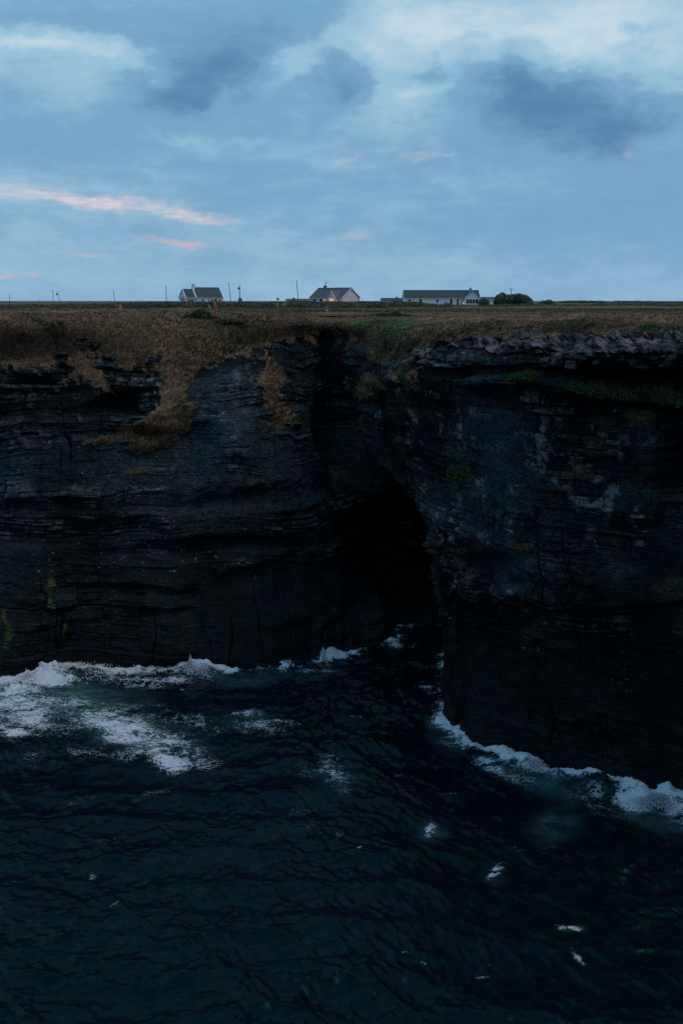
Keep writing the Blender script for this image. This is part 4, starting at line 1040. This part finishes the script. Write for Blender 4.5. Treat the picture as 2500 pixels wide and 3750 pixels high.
for p0, p1 in ((1642, 1648), (1667, 1671)):
    d_ = box_part('door', M_DOOR, h3, lx(p0), lx(p1)+.25, yf-.05, yf+.05, 0, 2.05); MB().tube((lx(p1), yf-.10, 1.0), (lx(p1), yf-.05, 1.0), .04, .04, 8).build('handle', M_METAL, d_)
MB().tube((lx(1684), yf-.12, -.1), (lx(1684), yf-.12, wh-.2), .06, .06, 8).build('drainpipe', M_DOOR, h3)
tag(h3, 'long low white bungalow with dark roof and glazed gabled porch', 'house')
# small reddish lamp glowing on the porch corner
lp = empty('porch_lamp', (P(1696, 1111, Yd3-6.6).x, Yd3-6.6, float(plateau(0, Yd3))-.05))
zl = P(1696, 1111, Yd3-6.6).z-lp.location.z
MB().tube((0, 0, 0), (0, 0, zl-.15), .04, .04, 8).build('post', M_METAL, lp)
MB().tube((0, 0, zl-.15), (0, 0, zl+.18), .16, .12, 10).build('lantern', plain('red_lamp_glass', (.8, .3, .25), .4, .05, 3, emit=((1.0, .22, .14), 2.2)), lp)
tag(lp, 'small glowing red lamp at the corner of the glazed porch', 'lamp')

# low outbuildings
def outbuilding(label, px0, px1, ptop, Yd_, rh_, wall, roofm, rotd=0, bump_px=None, name='outbuilding'):
    g = float(plateau(0, Yd_)); a = P(px0, 1100, Yd_).x; b = P(px1, 1100, Yd_).x; top = P(px0, ptop, Yd_).z-g
    o = empty(name, ((a+b)/2, Yd_, g), math.radians(rotd)); L_ = b-a
    _, rf = block(o, -L_/2, L_/2, 6.0, max(.6, top-rh_-.15), rh_, wall, roofm, .2, None, 5)
    window(o, -L_*.2, -L_*.2+1.0, .5, max(1.0, top-rh_-.4), -3.0, mull=0)
    box_part('door', M_DOOR, o, L_*.2, L_*.2+.9, -3.05, -2.95, 0, max(1.1, top-rh_-.3))
    if bump_px: chimney(rf, P(bump_px, 1100, Yd_).x-(a+b)/2, 0, top-.6, top+.25, .9, .8, M_BRICK)
    tag(o, label, 'outbuilding'); return o
outbuilding('low grey-roofed outbuilding left of the house with lit windows', 1048, 1150, 1095, 372, 1.2, M_GREYW, M_SLATE2, 0, 1075)
outbuilding('low dark shed roof left of the long white bungalow', 1395, 1482, 1092, 385, 1.1, M_GREYW, M_SLATE, 0, 1452)
outbuilding('low grey outbuilding between the bungalow and the tall bush', 1756, 1822, 1088, 372, 1.0, M_WHITE, M_SLATE2, 0)

# ------------------------------------------------------------------ poles
def pole(label, pxt, pyt, pxb, Yd_, arm=False, box=0, r=.13):
    g = float(plateau(0, Yd_))-.3; a = P(pxb, 1104, Yd_); t = P(pxt, pyt, Yd_)
    sl_ = (t.x-a.x)/max(.5, (t.z-a.z)); bx_ = a.x+sl_*(g-a.z)
    o = empty('utility_pole', (bx_, Yd_, g)); top = Vector((t.x-bx_, 0, t.z-g))
    MB().tube((0, 0, 0), top, r, r*.72, 10).build('post', M_POLE, o)
    d_ = top.normalized()
    if arm:
        c = top-d_*.35
        MB().bar(c+Vector((-.75, -.12, .12)), c+Vector((.75, -.12, -.08)), .12, .12).build('crossarm', M_POLE, o)
        for s in (-.65, 0, .65): MB().tube(c+Vector((s, -.12, .1)), c+Vector((s, -.12, .32)), .06, .04, 8).build('insulator', M_METAL, o)
    else:
        MB().tube(top, top+d_*.18, .05, .03, 8).build('insulator', M_METAL, o)
    if box:
        c = top-d_*box
        MB().tube(c+Vector((-.42, -.1, -.4)), c+Vector((-.42, -.1, .42)), .34, .34, 12).build('transformer', M_METAL, o)
        MB().bar(c+Vector((-.3, -.1, .25)), c+Vector((0, 0, .25)), .08).build('bracket', M_METAL, o)
    tag(o, label, 'pole', 'utility poles along the skyline'); return o
pole('leftmost short utility pole on the skyline near the frame edge', 35.5, 1077, 36.5, 470)
pole('very short distant pole right of the leftmost pole', 143, 1096, 143.5, 620, r=.15)
pole('upright pole with a crossarm beside a leaning pole at far left', 194, 1063, 196, 450, arm=True)
pole('pole leaning left with a transformer near its top at far left', 210, 1069, 221, 440, box=1.0)
pole('tiny distant pole stub between the leaning transformer pole and the orange triangle sign', 326, 1100, 326, 620, r=.15)
pole('thin slightly leaning pole above the orange triangle sign', 415, 1062, 421, 450)
pole('straight bare pole just left of the white cottage', 607.5, 1044, 610, 400)
pole('tall bare pole leaning left, just right of the white cottage', 837.5, 1034, 845, 390)
pole('upright pole with transformer and round grey sign at its foot', 877.5, 1043, 878.5, 380, arm=False, box=1.35, r=.16)
pole('tallest bare pole, left of the house with lit windows', 1086, 1027, 1092, 370)
pole('pole with crossarm rising behind the wide round bush', 1870, 1056, 1871, 400, arm=True)

# ------------------------------------------------------------------ road signs, boards, posts
def sign_root(name, px, py, Yd_, label, cat='sign', group=None):
    c = P(px, py, Yd_); g = float(plateau(0, Yd_))
    o = empty(name, (c.x, Yd_, g)); tag(o, label, cat, group); return o, c.z-g
def disc(m, z, r, y, n=20, t=.03, rot=0.0):
    return m.prism([(r*math.cos(2*math.pi*k/n+rot), z+r*math.sin(2*math.pi*k/n+rot)) for k in range(n)], y-t, y+t)
# round orange disc
o, z = sign_root('road_sign', 1040.5, 1113.5, 208, 'round orange road sign standing in the verge left of the lit house')
MB().tube((0, .05, -.3), (0, .05, z), .035, .035, 8).build('post', M_METAL, o)
p_ = disc(MB(), z, .40, 0).build('plate', M_ORANGE, o); disc(MB(), z, .14, -.036, 16, .004).build('symbol', M_RED, p_)
# diamond sign seen from behind
o, z = sign_root('road_sign', 1017, 1095.5, 213, 'dark diamond-shaped road sign on a pale post on the skyline')
MB().tube((0, -.06, -.3), (0, -.06, z+.1), .04, .04, 8).build('post', M_FRAME, o)
disc(MB(), z, .36, 0, 4).build('plate', M_BRICK, o)
# orange triangle at left
o, z = sign_root('road_sign', 441, 1119, 206, 'orange triangular roadwork sign standing on the verge at left')
MB().bar((-.2, .3, -.05), (0, .05, z+.3), .04).build('leg', M_METAL, o); MB().bar((.2, .3, -.05), (0, .05, z+.3), .04).build('leg', M_METAL, o)
MB().prism([(-.42, z-.38), (.42, z-.38), (.05, z+.42), (-.05, z+.42)], -.03, .02).build('plate', M_ORANGE, o)
sb = MB().tube((.12, -.25, -.02), (.22, -.25, .28), .22, .12, 8).build('sandbag', plain('pale_sacking', (.40, .40, .38), .9, .2, 6)); sb.location = o.location+Vector((0, 0, .2))
tag(sb, 'pale sack slumped at the foot of the orange triangular sign', 'sandbag')
# red sign with pale base
o, z = sign_root('road_sign', 790, 1123, 204, 'red roadwork sign with pale base and white wand above, beside the person')
MB().prism([(-.36, z-.40), (.36, z-.40), (.36, z), (.06, z+.42), (-.10, z+.42), (-.36, z+.05)], -.03, .03).build('plate', M_RED, o)
MB().prism([(-.25, z-.68), (.22, z-.68), (.28, z-.41), (-.28, z-.41)], -.06, .06).build('base_panel', plain('pale_plastic', (.42, .42, .40), .6, .1, 5), o)
MB().tube((-.10, 0, z+.42), (-.16, 0, z+.95), .05, .05, 8).build('wand', M_FRAME, o)
MB().bar((-.2, .3, -.3), (-.05, .04, z), .04).build('leg', M_METAL, o); MB().bar((.2, .3, -.3), (.05, .04, z), .04).build('leg', M_METAL, o)
# white board leaning
c = P(768.5, 1125, 205); g = float(plateau(0, 205))
o = MB().bar((-.26, 0, .36), (.26, .1, -.36), .10, .05, up=(0, 1, 0)).build('leaning_board', M_TRIM); o.location = c
tag(o, 'narrow white board leaning left beside the person and red sign', 'board')
st_ = MB().bar(c+Vector((.02, .06, 0)), (c.x+.3, c.y+.35, g), .05).build('prop', M_METAL, None); st_.parent = o; st_.matrix_parent_inverse = Matrix.Translation(-Vector(c))
# red over white sign nearer the edge
Yn = 170
o, z = sign_root('road_sign', 1197, 1131.5, Yn, 'small red sign over a white panel in the rough grass')
MB().box(-.20, .20, -.03, .03, z-.18, z+.22).build('plate', M_RED, o)
MB().prism([(-.16, z-.46), (.18, z-.46), (.22, z-.185), (-.20, z-.185)], -.04, .04).build('lower_panel', M_TRIM, o)
MB().tube((-.10, 0, z+.22), (-.12, 0, z+.44), .03, .03, 8).build('horn', M_FRAME, o); MB().tube((.10, 0, z+.22), (.12, 0, z+.44), .03, .03, 8).build('horn', M_FRAME, o)
MB().bar((0, .03, -.3), (0, .05, z), .05).build('post', M_METAL, o)
# round grey sign back at the pole foot
o, z = sign_root('road_sign', 879.5, 1097.5, 240, 'round grey sign back at the foot of the transformer pole')
MB().tube((0, .05, -.3), (0, .05, z), .04, .04, 8).build('post', M_METAL, o)
disc(MB(), z-.05, .50, 0, 24).build('plate', plain('sign_back_grey', (.13, .14, .15), .6, .15, 4), o)
# fence posts
for px, pt, Yp, lab in [(1167, 1112, 205, 'pale wooden fence post on the verge below the house with lit windows'), (1601, 1115, 255, 'short pale fence post in the hedge before the bungalow'), (1803, 1117, 275, 'short pale fence post at the hedge below the tall bush'), (1308, 1108, 215, 'short pale fence post at the right corner of the house with lit windows')]:
    g = float(plateau(0, Yp)); t = P(px, pt, Yp)
    o = MB().tube((0, 0, -.3), (.01, 0, t.z-g-.05), .06, .055, 8).tube((.01, 0, t.z-g-.05), (.012, 0, t.z-g), .055, .02, 8).build('fence_post', plain('bleached_post', (.20, .19, .17), .9, .3, 5)); o.location = (t.x, Yp, g)
    tag(o, lab, 'post')

# person in dark clothes
def person(px, pyfoot, Yd_, label):
    g = float(plateau(0, Yd_)); c = P(px, pyfoot, Yd_)
    J = {'pelvis': (0, 0, .92), 'chest': (0, .02, 1.28), 'neck': (0, .01, 1.47), 'head': (0, -.02, 1.60), 'crown': (0, 0, 1.70),
         'sl': (-.19, .01, 1.40), 'el': (-.27, .03, 1.12), 'wl': (-.24, -.10, .90), 'hl': (-.23, -.14, .80), 'sr': (.19, .01, 1.40), 'er': (.29, .02, 1.13), 'wr': (.30, -.12, .92), 'hr': (.30, -.17, .83),
         'hpl': (-.10, 0, .88), 'kl': (-.13, -.04, .48), 'al': (-.15, .02, .08), 'tl': (-.16, -.15, .03), 'hpr': (.10, 0, .88), 'kr': (.14, .02, .48), 'ar': (.16, .06, .08), 'tr': (.18, -.11, .03)}
    R0 = {'pelvis': .15, 'chest': .17, 'neck': .06, 'head': .10, 'crown': .085, 'sl': .085, 'el': .055, 'wl': .035, 'hl': .04, 'sr': .085, 'er': .055, 'wr': .035, 'hr': .04, 'hpl': .10, 'kl': .068, 'al': .045, 'tl': .04, 'hpr': .10, 'kr': .068, 'ar': .045, 'tr': .04}
    E = [('pelvis', 'chest'), ('chest', 'neck'), ('neck', 'head'), ('head', 'crown'), ('chest', 'sl'), ('sl', 'el'), ('el', 'wl'), ('wl', 'hl'), ('chest', 'sr'), ('sr', 'er'), ('er', 'wr'), ('wr', 'hr'),
         ('pelvis', 'hpl'), ('hpl', 'kl'), ('kl', 'al'), ('al', 'tl'), ('pelvis', 'hpr'), ('hpr', 'kr'), ('kr', 'ar'), ('ar', 'tr')]
    names = list(J); me = bpy.data.meshes.new('person'); me.from_pydata([J[n] for n in names], [(names.index(a), names.index(b)) for a, b in E], [])
    tmp = bpy.data.objects.new('person_tmp', me); COL.objects.link(tmp)
    tmp.modifiers.new('skin', 'SKIN'); tmp.modifiers.new('sub', 'SUBSURF').levels = 1
    for i, n in enumerate(names):
        sv = me.skin_vertices[0].data[i]; sv.radius = (R0[n], R0[n]*.8); sv.use_root = (n == 'pelvis')
    dg = bpy.context.evaluated_depsgraph_get(); m2 = bpy.data.meshes.new_from_object(tmp.evaluated_get(dg)); m2.name = 'person'
    bpy.data.objects.remove(tmp)
    for mm in (plain('dark_trousers', (.030, .033, .042), .9, .2, 8), plain('grey_jacket', (.050, .058, .066), .9, .2, 8), plain('skin', (.42, .27, .21), .6, .1, 8)): m2.materials.append(mm)
    for p in m2.polygons:
        zc = p.center.z; p.material_index = 2 if (zc > 1.48 or (zc < .88 and abs(p.center.x) > .2 and zc > .74)) else (1 if zc > .90 else 0); p.use_smooth = True
    o = bpy.data.objects.new('person', m2); COL.objects.link(o); o.location = (c.x, Yd_, c.z); o.rotation_euler = (0, 0, math.radians(25))
    hm = MB(); n = 10
    for j in range(5):
        ph = j/4*math.pi*.55
        for k in range(n):
            a = 2*math.pi*k/n; hm.v.append((.115*math.sin(ph)*math.cos(a), .02+.125*math.sin(ph)*math.sin(a), 1.61+.135*math.cos(ph)))
    hm.f = [(j*n+k, j*n+(k+1) % n, (j+1)*n+(k+1) % n, (j+1)*n+k) for j in range(4) for k in range(n)]
    hm.build('hair', plain('dark_hair', (.015, .014, .014), .8, .2, 8), o)
    tag(o, label, 'person'); return o
pr_ = person(778, 1125.5, 207, 'person in dark clothes standing beside the red roadwork sign')

# dark car parked in front of the long bungalow
def car(px, Yd_, ptop, label):
    g = float(plateau(0, Yd_)); t = P(px, ptop, Yd_); o = empty('parked_car', (t.x, Yd_, t.z-1.45), 0)
    M_PAINT = plain('dark_car_paint', (.018, .02, .024), .3, .2, 5); tyre = plain('tyre_rubber', (.02, .02, .02), .9, .2, 8)
    prof = [(-2.1, .35), (2.1, .35), (2.15, .8), (1.9, .95), (1.1, 1.0), (.55, 1.4), (-1.1, 1.45), (-1.9, 1.0), (-2.15, .9)]
    m = MB(); n = len(prof)
    ins = [.0 if z < 1.05 else .18 for _, z in prof]
    m.add([(-.86+i_, y, z) for (y, z), i_ in zip(prof, ins)]+[(.86-i_, y, z) for (y, z), i_ in zip(prof, ins)], [tuple(range(n)), tuple(range(2*n-1, n-1, -1))]+[(k, n+k, n+(k+1) % n, (k+1) % n) for k in range(n)])
    m.build('body', M_PAINT, o)
    MB().add([(-.70, -1.86, 1.06), (.70, -1.86, 1.06), (.60, -1.25, 1.40), (-.60, -1.25, 1.40)], [(0, 1, 2, 3)]).build('rear_window', M_GLASS, o)
    for sx in (-1, 1):
        box_part('tail_light', M_RED, o, sx*.72-.12, sx*.72+.12, -2.18, -2.12, .72, .88)
        for yy_ in (-1.3, 1.3): MB().tube((sx*.70, yy_, .32), (sx*.88, yy_, .32), .32, .32, 14).build('wheel', tyre, o)
    tag(o, label, 'car'); return o
car(1634, 318, 1107, 'dark car roof showing above the hedge before the long bungalow')
